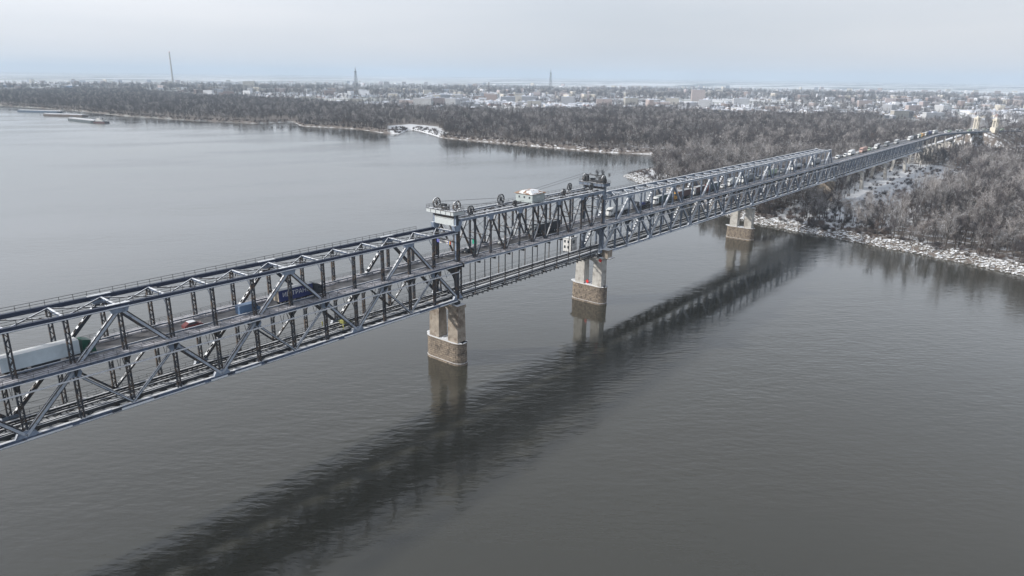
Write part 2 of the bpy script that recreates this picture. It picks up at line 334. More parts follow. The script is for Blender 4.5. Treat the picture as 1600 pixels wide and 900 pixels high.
def through_span(x0, x1, label, steel, steel2, top, nd, endpost=None, fine=True, top_right=None):
    """two-deck through truss: Warren of 20 m half panels with sub-diagonals, posts every 10 m"""
    O = org(x0)
    T = thing('truss_span', label, 'bridge span', O, 0, 'steel truss spans of the bridge')
    def B(mb, n, m): return mb.build(n, m, T, O, shear=True)
    nP = int(round((x1-x0)/10)); xt1 = x1 if not endpost else x1-20
    step = 1.1 if fine else 2.0
    for y, near in ((0, True), (W, False)):
        s = -1 if near else 1
        mb = MB(); mb.box(x0, xt1, y-.42, y+.42, ZT-.45, ZT+.45, 0)
        mb.box(x0, xt1, min(y+s*.42, y+s*.62), max(y+s*.42, y+s*.62), ZT-.45, ZT-.36, 1)
        mb.box(x0, xt1, min(y+s*.43, y+s*.62), max(y+s*.43, y+s*.62), ZT-.358, ZT-.20, 2)
        B(mb, 'top_chord', [top, steel2, SNOW])
        mb = MB(); mb.box(x0, x1, y-.38, y+.38, ZB-.5, ZB+.4, 0)
        mb.box(x0, x1, min(y+s*.38, y+s*.6), max(y+s*.38, y+s*.6), ZB-.5, ZB-.4, 0)
        rnd = random.Random(int(x0)+near); x = x0
        while x < x1-3:
            l = min(rnd.uniform(2, 9), x1-x); mb.box(x, x+l, min(y+s*.381, y+s*.6), max(y+s*.381, y+s*.6), ZB-.398, ZB-.398+rnd.uniform(.12, .42), 1)
            mb.box(x, x+l, y-.34, y+.34, ZB+.401, ZB+.401+rnd.uniform(.06, .14), 1); x += l+(rnd.uniform(0, 2.5) if rnd.random() < .5 else 0)
        B(mb, 'bottom_chord', [steel2, SNOW])
        for k in range(nP+1):
            x = x0+10*k; 
            if endpost and k > nP-2: z1 = ZM if k == nP-1 else ZB+12
            else: z1 = ZT-.46
            mb = MB(); laced(mb, x, y, ZB+.41, z1, step=step)
            if near: mb.box(x-.34, x+.34, y-.285, y-.235, ZB+.5, ZB+8.5 if k % 2 else ZB+4, 1) if (k % 4 == 0 or k % 2 and fine) and False else None
            B(mb, 'vertical_post', [steel])
        # gussets
        for k in range(nP+1):
            x = x0+10*k
            if k % 4 == 2 and x <= xt1+.1:
                mb = MB(); mb.prism([(x-2.0, ZT-.1), (x-1.5, ZT-1.4), (x+1.5, ZT-1.4), (x+2.0, ZT-.1)], 'y', y-.46, y+.46); 
                mb.box(x-2.4, x+2.2, y-.40, y+.40, ZT+.451, ZT+.56, 1); B(mb, 'gusset_plate', [PALE, SNOW])
            if k % 4 == 0:
                mb = MB(); mb.prism([(x-2.1, ZB+.3), (x-1.3, ZB+1.7), (x+1.3, ZB+1.7), (x+2.1, ZB+.3)], 'y', y-.44, y+.44); B(mb, 'gusset_plate', PALE)
            if k % 2 == 1:
                mb = MB(); mb.prism([(x-1.3, ZM-.2), (x-.9, ZM-1.0), (x+.9, ZM-1.0), (x+1.3, ZM-.2), (x+.8, ZM+.8), (x-.8, ZM+.8)], 'y', y-.4, y+.4); B(mb, 'gusset_plate', PALE if near else steel)
        for k in range(0, nP, 2):
            xa, xb = x0+10*k, x0+10*k+20
            za, zb = (ZB+.6, ZT-.6) if (k//2) % 2 == 0 else (ZT-.6, ZB+.6)
            mb = MB(); p, q = (xa, y, za), (xb, y, zb)
            if near:
                mb.bar(p, q, .78, .86, m=0); snowbar(mb, p, q, .36, .45)
                mb.bar((xa, y-.41, za), (xb, y-.41, zb), .08, .52, m=2, off=.02)
                mb.bar((xa, y-.31, za), (xb, y-.31, zb), .1, .12, m=0, off=.48); mb.bar((xa, y+.31, za), (xb, y+.31, zb), .1, .12, m=0, off=.48)
            else: laced_diag(mb, p, q, .72, .74, ms=1)
            B(mb, 'main_diagonal', [steel, SNOW, PALEP])
        for k in range(1, nP, 2):
            x = x0+10*k
            even = ((k-1)//2) % 2 == 0     # going up from a bottom node: sub-diagonal falls to the next bottom panel point
            xb = x+10 if even else x-10
            mb = MB(); p, q = (x, y, ZM-.5), (xb, y, ZB+.6)
            if near: mb.bar(p, q, .5, .54); snowbar(mb, p, q, .26, .29); mb.bar((x, y-.27, ZM-.5), (xb, y-.27, ZB+.6), .06, .28, m=2)
            else: laced_diag(mb, p, q, .4, .42, ms=0)
            B(mb, 'sub_diagonal', [steel, SNOW, PALEP])
        mb = MB(); railing(mb, x0, xt1-8, y+s*.3, ZT+.46, 1.15, 2.6, .085, 2); B(mb, 'railing', RAIL)
    # top bracing
    for k in range(nP+1):
        x = x0+10*k
        if x > xt1+.1: break
        mb = MB(); mb.box(x-.25, x+.25, .43, W-.43, ZT-.4, ZT+.05, 0); mb.box(x-.16, x+.16, .43, W-.43, ZT+.052, ZT+.12, 1)
        for ya, yb in ((.2, 2.6), (W-.2, W-2.6)): mb.bar((x, ya, ZT-3.4), (x, yb, ZT-.35), .16, .16)
        B(mb, 'top_strut', [steel2, SNOW])
        if x+10 <= xt1+.1:
            mb = MB(); mb.bar((x, .4, ZT-.1), (x+10, W-.4, ZT-.1), .26, .2); mb.bar((x, W-.4, ZT-.16), (x+10, .4, ZT-.16), .26, .2)
            snowbar(mb, (x, .4, ZT-.1), (x+10, W-.4, ZT-.1), .18, .13)
            B(mb, 'top_bracing', [steel, SNOW])
    # floor frames and under-deck brackets
    for k in range(nP+1):
        x = x0+10*k
        mb = MB(); mb.box(x-.2, x+.2, .1, W-.1, ZD-1.6, ZD-.37)
        for c, s in ((0, 1), (W, -1)):
            mb.prism([(c-s*2.3, ZD-.6), (c+s*3.2, ZD-.6), (c+s*.9, ZD-2.7), (c-s*.45, ZD-2.7)], 'x', x-.17, x+.17)
            mb.bar((x, c+s*.1, ZM-5.0), (x, c+s*3.0, ZD-1.4), .15, .15); mb.bar((x, c+s*3.0, ZD-1.4), (x, c+s*4.7, ZM-4.2), .09, .09)
        B(mb, 'floor_beam', DARK)
        mb = MB(); mb.box(x-.25, x+.25, .3, W-.3, ZB-.4, ZB+.38, 0); mb.box(x-.2, x+.2, .5, 2.6, ZB+.381, ZB+.47, 1); B(mb, 'cross_girder', [DARK, SNOW])
        if k < nP:
            mb = MB(); mb.bar((x, .4, ZB-.25), (x+10, W-.4, ZB-.25), .28, .2); mb.bar((x, W-.4, ZB-.3), (x+10, .4, ZB-.3), .28, .2)
            snowbar(mb, (x, .4, ZB-.2), (x+10, W-.4, ZB-.2), .25, .14)
            for j in range(3): mb.box(x+1.5+j*3, x+1.9+j*3, .4, 2.9, ZB-.1, ZB+.1, 1 if j % 2 else 0)
            B(mb, 'bottom_bracing', [DARK, SNOW])
    road_parts(T, x0, x1, O, steel2, 1 if fine else 0)
    railway_parts(T, x0, x1, O, step=1.2 if fine else 2.4)
    if fine:
        mb = MB(); mb.cyl((x0, -.85, ZD-3.1), (x1, -.85, ZD-3.1), .2, 8)
        for k in range(nP+1): mb.bar((x0+10*k, -.9, ZD-3.1), (x0+10*k, -.1, ZD-2.8), .1, .1)
        B(mb, 'pipe', WHITEP)
    return T

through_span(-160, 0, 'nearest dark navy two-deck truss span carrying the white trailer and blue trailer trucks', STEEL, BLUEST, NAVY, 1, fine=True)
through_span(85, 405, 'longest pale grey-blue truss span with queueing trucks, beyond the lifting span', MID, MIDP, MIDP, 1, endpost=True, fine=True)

def lift_span():
    x0, x1 = 1.0, 84.2; O = org(x0)
    T = thing('lifting_span', 'central lifting truss span with thin hangers, standing taller between the two towers', 'bridge span', O)
    def B(mb, n, m): return mb.build(n, m, T, O, shear=True)
    n = 11; st = (x1-x0)/n; Z0, Z1 = ZD-.9, 47.6
    tops = {0, 2, 4, 7, 9, 11}
    for y in (0, W):
        near = y == 0; s = -1 if near else 1
        mb = MB(); mb.box(x0, x1, y-.4, y+.4, Z1-.4, Z1+.4, 0); mb.box(x0, x1, y-.3, y+.2, Z1+.401, Z1+.47, 1); B(mb, 'top_chord', [MIDP, SNOW])
        mb = MB(); mb.box(x0, x1, y-.34, y+.34, Z0-.45, Z0+.35, 0); B(mb, 'bottom_chord', STEEL)
        for k in range(n+1):
            x = x0+st*k
            mb = MB(); laced(mb, x, y, Z0+.36, Z1-.41, .5, .42, 1.2); mb.box(x-.34, x-.26, y-.23, y+.23, Z0+.4, Z1-.5, 1)
            B(mb, 'vertical_post', [STEEL, MIDP])
            if k in tops:
                mb = MB(); mb.prism([(x-1.2, Z1-.1), (x-.8, Z1-1.7), (x+.8, Z1-1.7), (x+1.2, Z1-.1)], 'y', y-.45, y+.45); B(mb, 'gusset_plate', PALE)
            if 0 < k < n:
                mb = MB(); mb.cyl((x, y, ZB+.4), (x, y, Z0-.45), .17, 8); mb.box(x-.3, x+.3, y-.3, y+.3, ZB-.2, ZB+.5); B(mb, 'hanger', STEEL)
        seq = []
        for k in range(n):
            if k == 5: seq += [(5, Z0, 6, Z1), (5, Z1, 6, Z0)]
            elif k < 5: seq.append((k, Z1 if k in tops else Z0, k+1, Z0 if k in tops else Z1))
            else: seq.append((k, Z0 if k+1 in tops else Z1, k+1, Z1 if k+1 in tops else Z0))
        for a, za, b, zb in seq:
            mb = MB(); p, q = (x0+st*a, y, za), (x0+st*b, y, zb)
            mb.bar(p, q, .5, .46); mb.bar(p, q, .2, .08, m=1, off=.26)
            B(mb, 'main_diagonal', [STEEL, MIDP])
        mb = MB(); railing(mb, x0, x1, y+s*.3, Z1+.4, 1.1, 2.4, .06, 2); B(mb, 'railing', RAIL)
    for k in range(n+1):
        x = x0+st*k
        mb = MB(); mb.box(x-.22, x+.22, .41, W-.41, Z1-.3, Z1+.15, 0)
        mb.bar((x, .2, Z1-7.2), (x, W-.2, Z1-.4), .1, .1); mb.bar((x, W-.2, Z1-7.2), (x, .2, Z1-.4), .1, .1); mb.box(x-.12, x+.12, .2, W-.2, Z1-7.4, Z1-7.1)
        B(mb, 'sway_frame', [STEEL])
        mb = MB(); mb.box(x-.2, x+.2, -2.2, W+2.2, ZD-1.5, ZD-.6); B(mb, 'floor_beam', DARK)
        if k < n:
            mb = MB(); mb.bar((x, .4, Z1), (x+st, W-.4, Z1), .22, .18); mb.bar((x, W-.4, Z1-.1), (x+st, .4, Z1-.1), .22, .18); B(mb, 'top_bracing', STEEL)
            mb = MB(); mb.box(x-.16, x+.16, .2, W-.2, ZB-.1, ZB+.35)
            mb.bar((x, 0, ZB), (x+st, 0, ZB), .28, .28); mb.bar((x, W, ZB), (x+st, W, ZB), .28, .28)
            for c, s in ((0, -1), (W, 1)):
                for j in range(3):
                    xx = x+st*(j+.5)/3
                    mb.bar((xx-st/6, c-s*1.6, ZB+.3), (xx, c, ZB-.7), .12, .12); mb.bar((xx, c, ZB-.7), (xx+st/6, c-s*1.6, ZB+.3), .12, .12); mb.bar((xx, c, ZB-.7), (xx, c, ZB), .25, .25)
                mb.bar((x, c-s*1.6, ZB+.4), (x+st, c-s*1.6, ZB+.4), .5, .12, m=1)
            B(mb, 'lower_frame', [DARK, SNOW])
    for ya in (2.0, W-2.0):
        mb = MB(); mb.box(x0, x1, ya-.08, ya+.08, ZB+.1, ZB+1.35, 0); mb.box(x0, x1, ya-.3, ya+.3, ZB+1.352, ZB+1.5, 1); mb.box(x0, x1, ya-.5, ya-.09, ZB+.0, ZB+.1, 0)
        B(mb, 'track_girder', [DARK, SNOW])
    # catwalk between the chords and the driving shafts
    mb = MB(); mb.box(x0, x1, 2.6, 4.2, Z1+.2, Z1+.35, 0); mb.box(x0, x1, 2.7, 3.4, Z1+.352, Z1+.42, 1); mb.cyl((x0, 5.4, Z1+.7), (x1, 5.4, Z1+.7), .16, 6, 0)
    mb.box(x0, x1, 6.6, 7.4, Z1+.2, Z1+.33, 0); mb.box(x0, x1, 6.7, 7.2, Z1+.332, Z1+.4, 1)
    B(mb, 'catwalk', [STEEL, SNOW])
    mb = MB(); railing(mb, x0, x1, 4.2, Z1+.35, 1.1, 2.4, .06, 2); B(mb, 'railing', RAIL)
    mb = MB()
    for xa, ya, xb, yb, za in ((1, 8.6, 31, 8.6, 52.4), (1, .6, 41, 6.0, 52.0), (45, 6, 84, 8.6, 53.0), (45, 5, 84, 8.4, 52.6)):
        pass
    for xa, za, xb, zb, y in ((1, 52.6, 31, 50.2, 8.6), (1, 52.2, 31, 49.9, 1.0), (45, 50.8, 83, 54.2, 8.6), (45, 50.3, 83, 53.6, 7.6)):
        mb.cyl((xa, y, za), (xb, y, zb), .06, 5)
    B(mb, 'cable', RAIL)
    road_parts(T, x0, x1, O, MIDP, 1); railway_parts(T, x0, x1, O, walk=True)
    return T
lift_span()

def wheel_mb(cx, y, cz, r, t=.35, spokes=11):
    mb = MB(); n = 20
    for i in range(n):
        a, b = 2*math.pi*i/n, 2*math.pi*(i+1)/n
        mb.bar((cx+r*math.cos(a), y, cz+r*math.sin(a)), (cx+r*math.cos(b), y, cz+r*math.sin(b)), t, .28, up=(0,1,0)) if False else mb.bar((cx+r*math.cos(a), y, cz+r*math.sin(a)), (cx+r*math.cos(b), y, cz+r*math.sin(b)), .26, t, up=(0,1,0))
    for i in range(spokes):
        a = 2*math.pi*i/spokes; mb.bar((cx, y, cz), (cx+r*math.cos(a), y, cz+r*math.sin(a)), .16, .16, up=(0,1,0))
    mb.cyl((cx, y-t*.8, cz), (cx, y+t*.8, cz), .32, 8)
    return mb

def tower(x, d, label, panel):
    """lifting tower over a pier; d = direction towards the lifting span"""
    O = org(x); T = thing('lifting_tower', label, 'bridge tower', O)
    def B(mb, n, m): return mb.build(n, m, T, O, shear=True)
    zp = 49.6
    for y in (0, W):
        mb = MB(); mb.box(x-.5, x+.5, y-.5, y+.5, ZB+.5, zp, 0); mb.box(x-d*.5-.03, x-d*.5+.03, y-.3, y+.3, ZD+1, zp-.4, 1)
        B(mb, 'tower_post', [STEEL if panel else MID, PALE])
        mb = MB(); mb.prism([(x-1.5*d, zp-3.4), (x+1.6*d, zp-3.4), (x+1.1*d, zp-5.2), (x-1.0*d, zp-5.4)], 'y', y-.56, y+.56); B(mb, 'gusset_plate', PALE)
    mb = MB(); mb.box(x-.45, x+.45, .5, W-.5, zp-1.3, zp-.2); 
    if panel: 
        mb.box(x-.7, x+.6, .52, W-.52, zp-3.6, zp-1.35, 1); mb.box(x-.73, x-.70, .9, W-.9, zp-1.6, zp-1.5, 0)
    for ya, yb in ((.5, 3.0), (W-.5, W-3.0)): mb.bar((x, ya, zp-7.5), (x, yb, zp-3.7), .35, .35)
    mb.bar((x, .5, ZD+6.5), (x, W-.5, ZD+6.5), .3, .3)
    B(mb, 'cross_beam', [STEEL, GREYPAINT])
    # platform
    mb = MB(); mb.box(x-2.4, x+2.4, -1.0, W+1.4, zp, zp+1.05, 0); mb.box(x-2.5, x+2.5, -1.1, W+1.5, zp+1.052, zp+1.2, 1); mb.box(x-2.5, x+2.5, -1.1, W+1.5, zp-.1, zp-.002, 1)
    yy = 0
    while yy < W: mb.box(x-2.46, x-2.40, yy, yy+.12, zp+.02, zp+1.0, 1); yy += 2.2
    for y in (-.8, W+.8): mb.bar((x, y*.7, zp-.1), (x, y, zp), .3, .3)
    B(mb, 'platform', [GREYPAINT if panel else MID, STEEL])
    mb = MB()
    for yy in (-1.0, W+1.4): railing(mb, x-2.4, x+2.4, yy, zp+1.2, 1.1, 1.2, .06, 2)
    for k in range(8):
        yk = -1.0+(W+2.4)*k/7; mb.box(x-2.45, x-2.39, yk-.03, yk+.03, zp+1.2, zp+2.3); mb.box(x+2.39, x+2.45, yk-.03, yk+.03, zp+1.2, zp+2.3)
    for zz in (1.75, 2.3):
        mb.box(x-2.45, x-2.39, -1, W+1.4, zp+zz-.05, zp+zz); mb.box(x+2.39, x+2.45, -1, W+1.4, zp+zz-.05, zp+zz)
    B(mb, 'railing', RAIL)
    for y in (.3, W-.2):
        B(wheel_mb(x+d*.6, y, zp+2.6, 1.55), 'sheave', STEEL)
        if not panel: B(wheel_mb(x-1.3, y-.9, zp+2.3, 1.2), 'sheave', DARK)
    mb = MB(); mb.box(x-1.4, x+.2, 3.0, 5.0, zp+1.2, zp+2.1); mb.cyl((x-1, 2.4, zp+1.8), (x-1, 6.6, zp+1.8), .3, 8); mb.box(x+.4, x+1.7, 5.6, 7.2, zp+1.2, zp+2.5)
    mb.bar((x-1.8, 2, zp+1.3), (x+1, 3.6, zp+2.8), .2, .2); mb.bar((x+1, 6, zp+1.3), (x-1, 7.6, zp+3.0), .2, .2)
    if not panel:
        for yy in (1.4, 7.8): mb.box(x-1.9, x-.6, yy-.6, yy+.6, zp+1.2, zp+3.6); mb.bar((x-1, yy, zp+3.6), (x+1.4, yy, zp+4.3), .3, .3)
        mb.cyl((x, .8, zp+3.9), (x, W-.8, zp+3.9), .18, 6); mb.cyl((x+1.2, 1.4, zp+1.2), (x+1.2, 1.4, zp+5.2), .12, 6)
    B(mb, 'winch', DARK)
    # portal below the road deck
    mb = MB(); pts = []
    cx = W/2; rr = 3.6
    out = [(.5, ZD-1.65), (W-.5, ZD-1.65), (W-.5, ZD-8.5)]
    arc = [(cx+rr*math.cos(t)*1.05, ZD-7.5+rr*math.sin(t)*1.15) for t in [math.pi*i/14 for i in range(15)]]
    pts = [(.5, ZD-8.5), (.5, ZD-1.65), (W-.5, ZD-1.65), (W-.5, ZD-8.5)] + arc
    n = 15
    top = [(.5+(W-1)*i/(n-1), ZD-1.65) for i in range(n)]
    ar = list(reversed(arc)); ar[0] = (.95, ZD-9.0); ar[-1] = (W-.95, ZD-9.0)
    for i in range(n-1): mb.prism([top[i], top[i+1], ar[i+1], ar[i]], 'x', x-.3, x+.3)
    B(mb, 'portal_arch', MID if not panel else DARK)
    # ladder bracing on the pier side
    mb = MB()
    for y in (0, W):
        mb.box(x+d*1.9-.2, x+d*1.9+.2, y-.2, y+.2, ZB+.5, ZD-1)
        for k in range(5): mb.bar((x+d*.4, y, ZB+1+k*2.2), (x+d*1.9, y, ZB+3.2+k*2.2), .12, .12)
        mb.bar((x+d*.3, y, ZD-3.2), (x+d*3.4, y, ZD-1.0), .25, .25)
    B(mb, 'tower_bracing', STEEL if panel else MID)
    return T
tower(0, 1, 'lifting tower with pale panelled cross beam and wheels on top, above the nearest stone pier', True)
tower(85, -1, 'darker lifting tower crowded with winches, at the far end of the lifting span', False)
# intermediate sheaves on the lifting span
for x, y, z, r in ((7.6, 1.0, 49.9, 1.35), (31, 8.4, 49.8, 1.7), (30, 1.2, 49.3, 1.0), (42, 6.5, 49.4, 1.1), (46.5, 8.2, 50.0, 1.3), (60, 2.2, 49.6, 1.2), (72, 8.0, 49.8, 1.4), (78, 1.8, 49.9, 1.3)):
    zz = bz(x, 48.0); lab = {7.6: 'iron wheel on the near chord beside the pale panelled tower', 31: 'tall iron rope wheel standing alone between the tower and the machine house',
        30: 'small iron wheel on the near chord, left of the machine house', 42: 'iron wheel half hidden behind the machine house', 46.5: 'iron wheel just right of the machine house',
        60: 'iron wheel midway between the machine house and the far tower', 72: 'iron wheel on the far chord next to the far tower', 78: 'last iron wheel on the near chord before the far tower'}[x]
    T = thing('rope_wheel', lab, 'rope wheel', (x, y, zz), 0, 'rope wheels on the lifting span')
    mb = wheel_mb(x, y, z+SL*x, r); mb.build('wheel', DARK, T, (x, y, zz))
    mb = MB(); mb.bar((x-r, y, zz), (x, y, z+SL*x), .2, .25); mb.bar((x+r, y, zz), (x, y, z+SL*x), .2, .25); mb.box(x-r-.3, x+r+.3, y-.5, y+.5, zz-.05, zz+.12); mb.build('stand', STEEL, T, (x, y, zz))

# machine house
MHW = mat('machine_house_wall', (.38, .43, .44), .6, 0, .08, .4); ROOFR = mat('rusty_roof', (.26, .13, .07), .8, 0, .3, .7, snow=(.50, .35), col2=(.42, .40, .36), c2th=.5)
zz = bz(42, 48.35); T = thing('machine_house', 'small pale blue cabin with rusty snow-dusted roof on top of the lifting span', 'cabin', (42, 5, zz))
mb = MB(); mb.box(38.5, 45.6, .3, 7.8, zz, zz+3.1); mb.build('wall', MHW, T, (42, 5, zz))
mb = MB(); mb.add([(38,-.1,zz+3.1),(46.1,-.1,zz+3.1),(46.1,8.2,zz+3.1),(38,8.2,zz+3.1),(39.8,2.2,zz+3.95),(44.4,2.2,zz+3.95),(44.4,6.2,zz+3.95),(39.8,6.2,zz+3.95)],[(0,3,2,1),(0,1,5,4),(1,2,6,5),(2,3,7,6),(3,0,4,7),(4,5,6,7)])
mb.box(37.95, 46.15, -.15, 8.25, zz+2.95, zz+3.1); rf = mb.build('roof', ROOFR, T, (42, 5, zz))
for y in (1.6, 3.9, 6.2):
    mb = MB(); mb.box(38.44, 38.5, y-.4, y+.4, zz+1.3, zz+2.3); f = mb.build('window', GREYPAINT, T, (42, 5, zz))
    mb = MB(); mb.box(38.42, 38.438, y-.3, y+.3, zz+1.4, zz+2.2); p = mb.build('pane', GLASS, T, (42, 5, zz)); p.parent = f
mb = MB(); mb.box(41, 43, .24, .3, zz+1.6, zz+2.2); mb.build('vent', GREYPAINT, T, (42, 5, zz))

# white control cabin beside the railway under the lifting span
WHT = mat('white_render', (.64, .64, .64), .7, 0, .06, .5)
x, y = 78.5, 10.6; zz = bz(x, ZB+.6); T = thing('control_cabin', 'small white two-storey cabin beside the railway, under the far tower end', 'cabin', (x, y, zz))
mb = MB(); mb.box(x-2.2, x+2.0, y-1.2, y+2.6, zz, zz+5.4); mb.build('wall', WHT, T, (x, y, zz))
mb = MB(); mb.box(x-2.5, x+2.3, y-1.5, y+2.9, zz+5.4, zz+5.75, 0); mb.box(x-2.4, x+2.2, y-1.4, y+2.8, zz+5.752, zz+5.95, 1); mb.build('roof', [GREYPAINT, SNOW], T, (x, y, zz))
for zk in (1.2, 3.5):
    for yk in (0, 1.7):
        mb = MB(); mb.box(x-2.24, x-2.2, y-.35+yk, y+.45+yk, zz+zk, zz+zk+1.1); f = mb.build('window', GLASS, T, (x, y, zz))
mb = MB(); mb.box(x-1, x+.6, y-1.24, y-1.2, zz+3.2, zz+4.6); mb.build('window', GLASS, T, (x, y, zz))
mb = MB(); mb.box(x-2.2, x+2, W-1.0, y-1.25, zz-.5, zz-.1); mb.box(x-2.4, x+2.2, y-1.2, y+2.6, zz-.4, zz-.01); mb.build('balcony', STEEL, T, (x, y, zz))

# banner of the border on the tower
BLUE = mat('flag_blue', (.02, .06, .45), .6); YEL = mat('flag_yellow', (.80, .55, .03), .6); RED = mat('flag_red', (.62, .03, .03), .6); BWHITE = mat('banner_white', (.8, .8, .8), .6); INK = mat('ink', (.015, .015, .02), .6)
def text(s, size, loc, rot, m, parent, name='lettering', ext=.01):
    cu = bpy.data.curves.new(name, 'FONT'); cu.body = s; cu.size = size; cu.extrude = ext; cu.align_x = 'CENTER'; cu.align_y = 'CENTER'; cu.materials.append(m)
    tmp = bpy.data.objects.new(name, cu); C.objects.link(tmp); bpy.context.view_layer.update(); me = bpy.data.meshes.new_from_object(tmp); me.name = name; bpy.data.objects.remove(tmp)
    o = bpy.data.objects.new(name, me); C.objects.link(o); o.parent = parent; o.location = loc; o.rotation_euler = rot; return o
zz = bz(-1, ZD+5.6); T = thing('road_banner', 'white banner with blue flag and tricolour ends across the road at the panelled tower', 'banner', (-1.2, 4.4, zz))
mb = MB(); mb.box(-1.25, -1.15, 1.3, 7.5, zz, zz+1.05); mb.build('board', BWHITE, T, (-1.2, 4.4, zz))
mb = MB(); mb.box(-1.28, -1.253, 6.35, 7.5, zz, zz+1.05, 0)
for i in range(12):
    a = 2*math.pi*i/12; mb.box(-1.295, -1.281, 6.92+.3*math.cos(a)-.045, 6.92+.3*math.cos(a)+.045, zz+.52+.3*math.sin(a)-.045, zz+.52+.3*math.sin(a)+.045, 1)
mb.build('flag', [BLUE, YEL], T, (-1.2, 4.4, zz))
mb = MB(); mb.box(-1.28, -1.253, 2.02, 2.38, zz, zz+1.05, 0); mb.box(-1.28, -1.253, 1.66, 2.02, zz, zz+1.05, 1); mb.box(-1.28, -1.253, 1.3, 1.66, zz, zz+1.05, 2)
mb.build('flag', [BLUE, YEL, RED], T, (-1.2, 4.4, zz))
text('ROMÂNIA', .85, (-.07, -.05, .5), (R(90), 0, R(-90)), INK, T)
mb = MB(); mb.bar((-1.1, 1.4, zz+1.0), (-.2, 1.4, zz+1.3), .06, .06); mb.bar((-1.1, 7.4, zz+1.0), (-.2, 7.4, zz+1.3), .06, .06); mb.bar((-.2, .5, zz+1.3), (-.2, W-.5, zz+1.3), .1, .1); mb.build('bracket', STEEL, T, (-1.2, 4.4, zz))

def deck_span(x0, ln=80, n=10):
    O = org(x0); T = thing('deck_truss_span', 'x', 'bridge span', O, 0, 'steel truss spans of the bridge')
    def B(mb, nme, m): return mb.build(nme, m, T, O, shear=True)
    x1 = x0+ln; st = ln/n; Z0 = ZD-1.0
    for y in (0, W):
        mb = MB(); mb.box(x0, x1, y-.35, y+.35, Z0-.4, Z0+.4); B(mb, 'top_chord', [MIDP])
        mb = MB(); mb.box(x0, x1, y-.35, y+.35, ZB-.45, ZB+.35, 0); mb.box(x0, x1, y-.3, y+.3, ZB+.351, ZB+.45, 1); mb.box(x0, x1, y-.52, y-.351, ZB-.44, ZB-.1, 1); B(mb, 'bottom_chord', [MIDP, SNOW])
        for k in range(n+1):
            x = x0+st*k; mb = MB(); laced(mb, x, y, ZB+.36, Z0-.41, .5, .4, 1.6); B(mb, 'vertical_post', [MIDP if k % 2 == 0 else MID])
            if k < n:
                za, zb = (ZB+.3, Z0-.3) if k % 2 else (Z0-.3, ZB+.3)
                mb = MB(); laced_diag(mb, (x, y, za), (x+st, y, zb), .42, .42, ms=1); B(mb, 'main_diagonal', [MIDP, SNOW])
                zm = (ZB+Z0)/2
                mb = MB(); mb.bar((x+st/2, y, zm), (x+st/2, y, Z0-.4), .2, .2); mb.bar((x+st/2, y, zm), (x+(st if k % 2 == 0 else 0), y, Z0-.4), .16, .16); B(mb, 'sub_diagonal', [MIDP])
    for k in range(n+1):
        x = x0+st*k
        mb = MB(); mb.box(x-.18, x+.18, -2.2, W+2.2, ZD-1.5, ZD-.6); mb.box(x-.2, x+.2, .3, W-.3, ZB-.4, ZB+.3)
        mb.bar((x, .2, ZD-1.6), (x, W-.2, ZB+5), .14, .14); mb.bar((x, W-.2, ZD-1.6), (x, .2, ZB+5), .14, .14); B(mb, 'floor_beam', MID)
    road_parts(T, x0, x1, O, MIDP, 0); railway_parts(T, x0, x1, O, step=2.4)
    return T
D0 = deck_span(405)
names = ['deck truss span without overhead truss, first beyond the long through truss', 'second deck truss span beyond the long through truss, over the snowy bank',
         'third deck truss span beyond the long through truss, with slanted pale pillars below', 'last deck truss span, where the road starts to curve right']
D0['label'] = names[0]
for k in range(1, 4):
    c = copy_tree(D0); c.location = org(405+80*k); c['label'] = names[k]

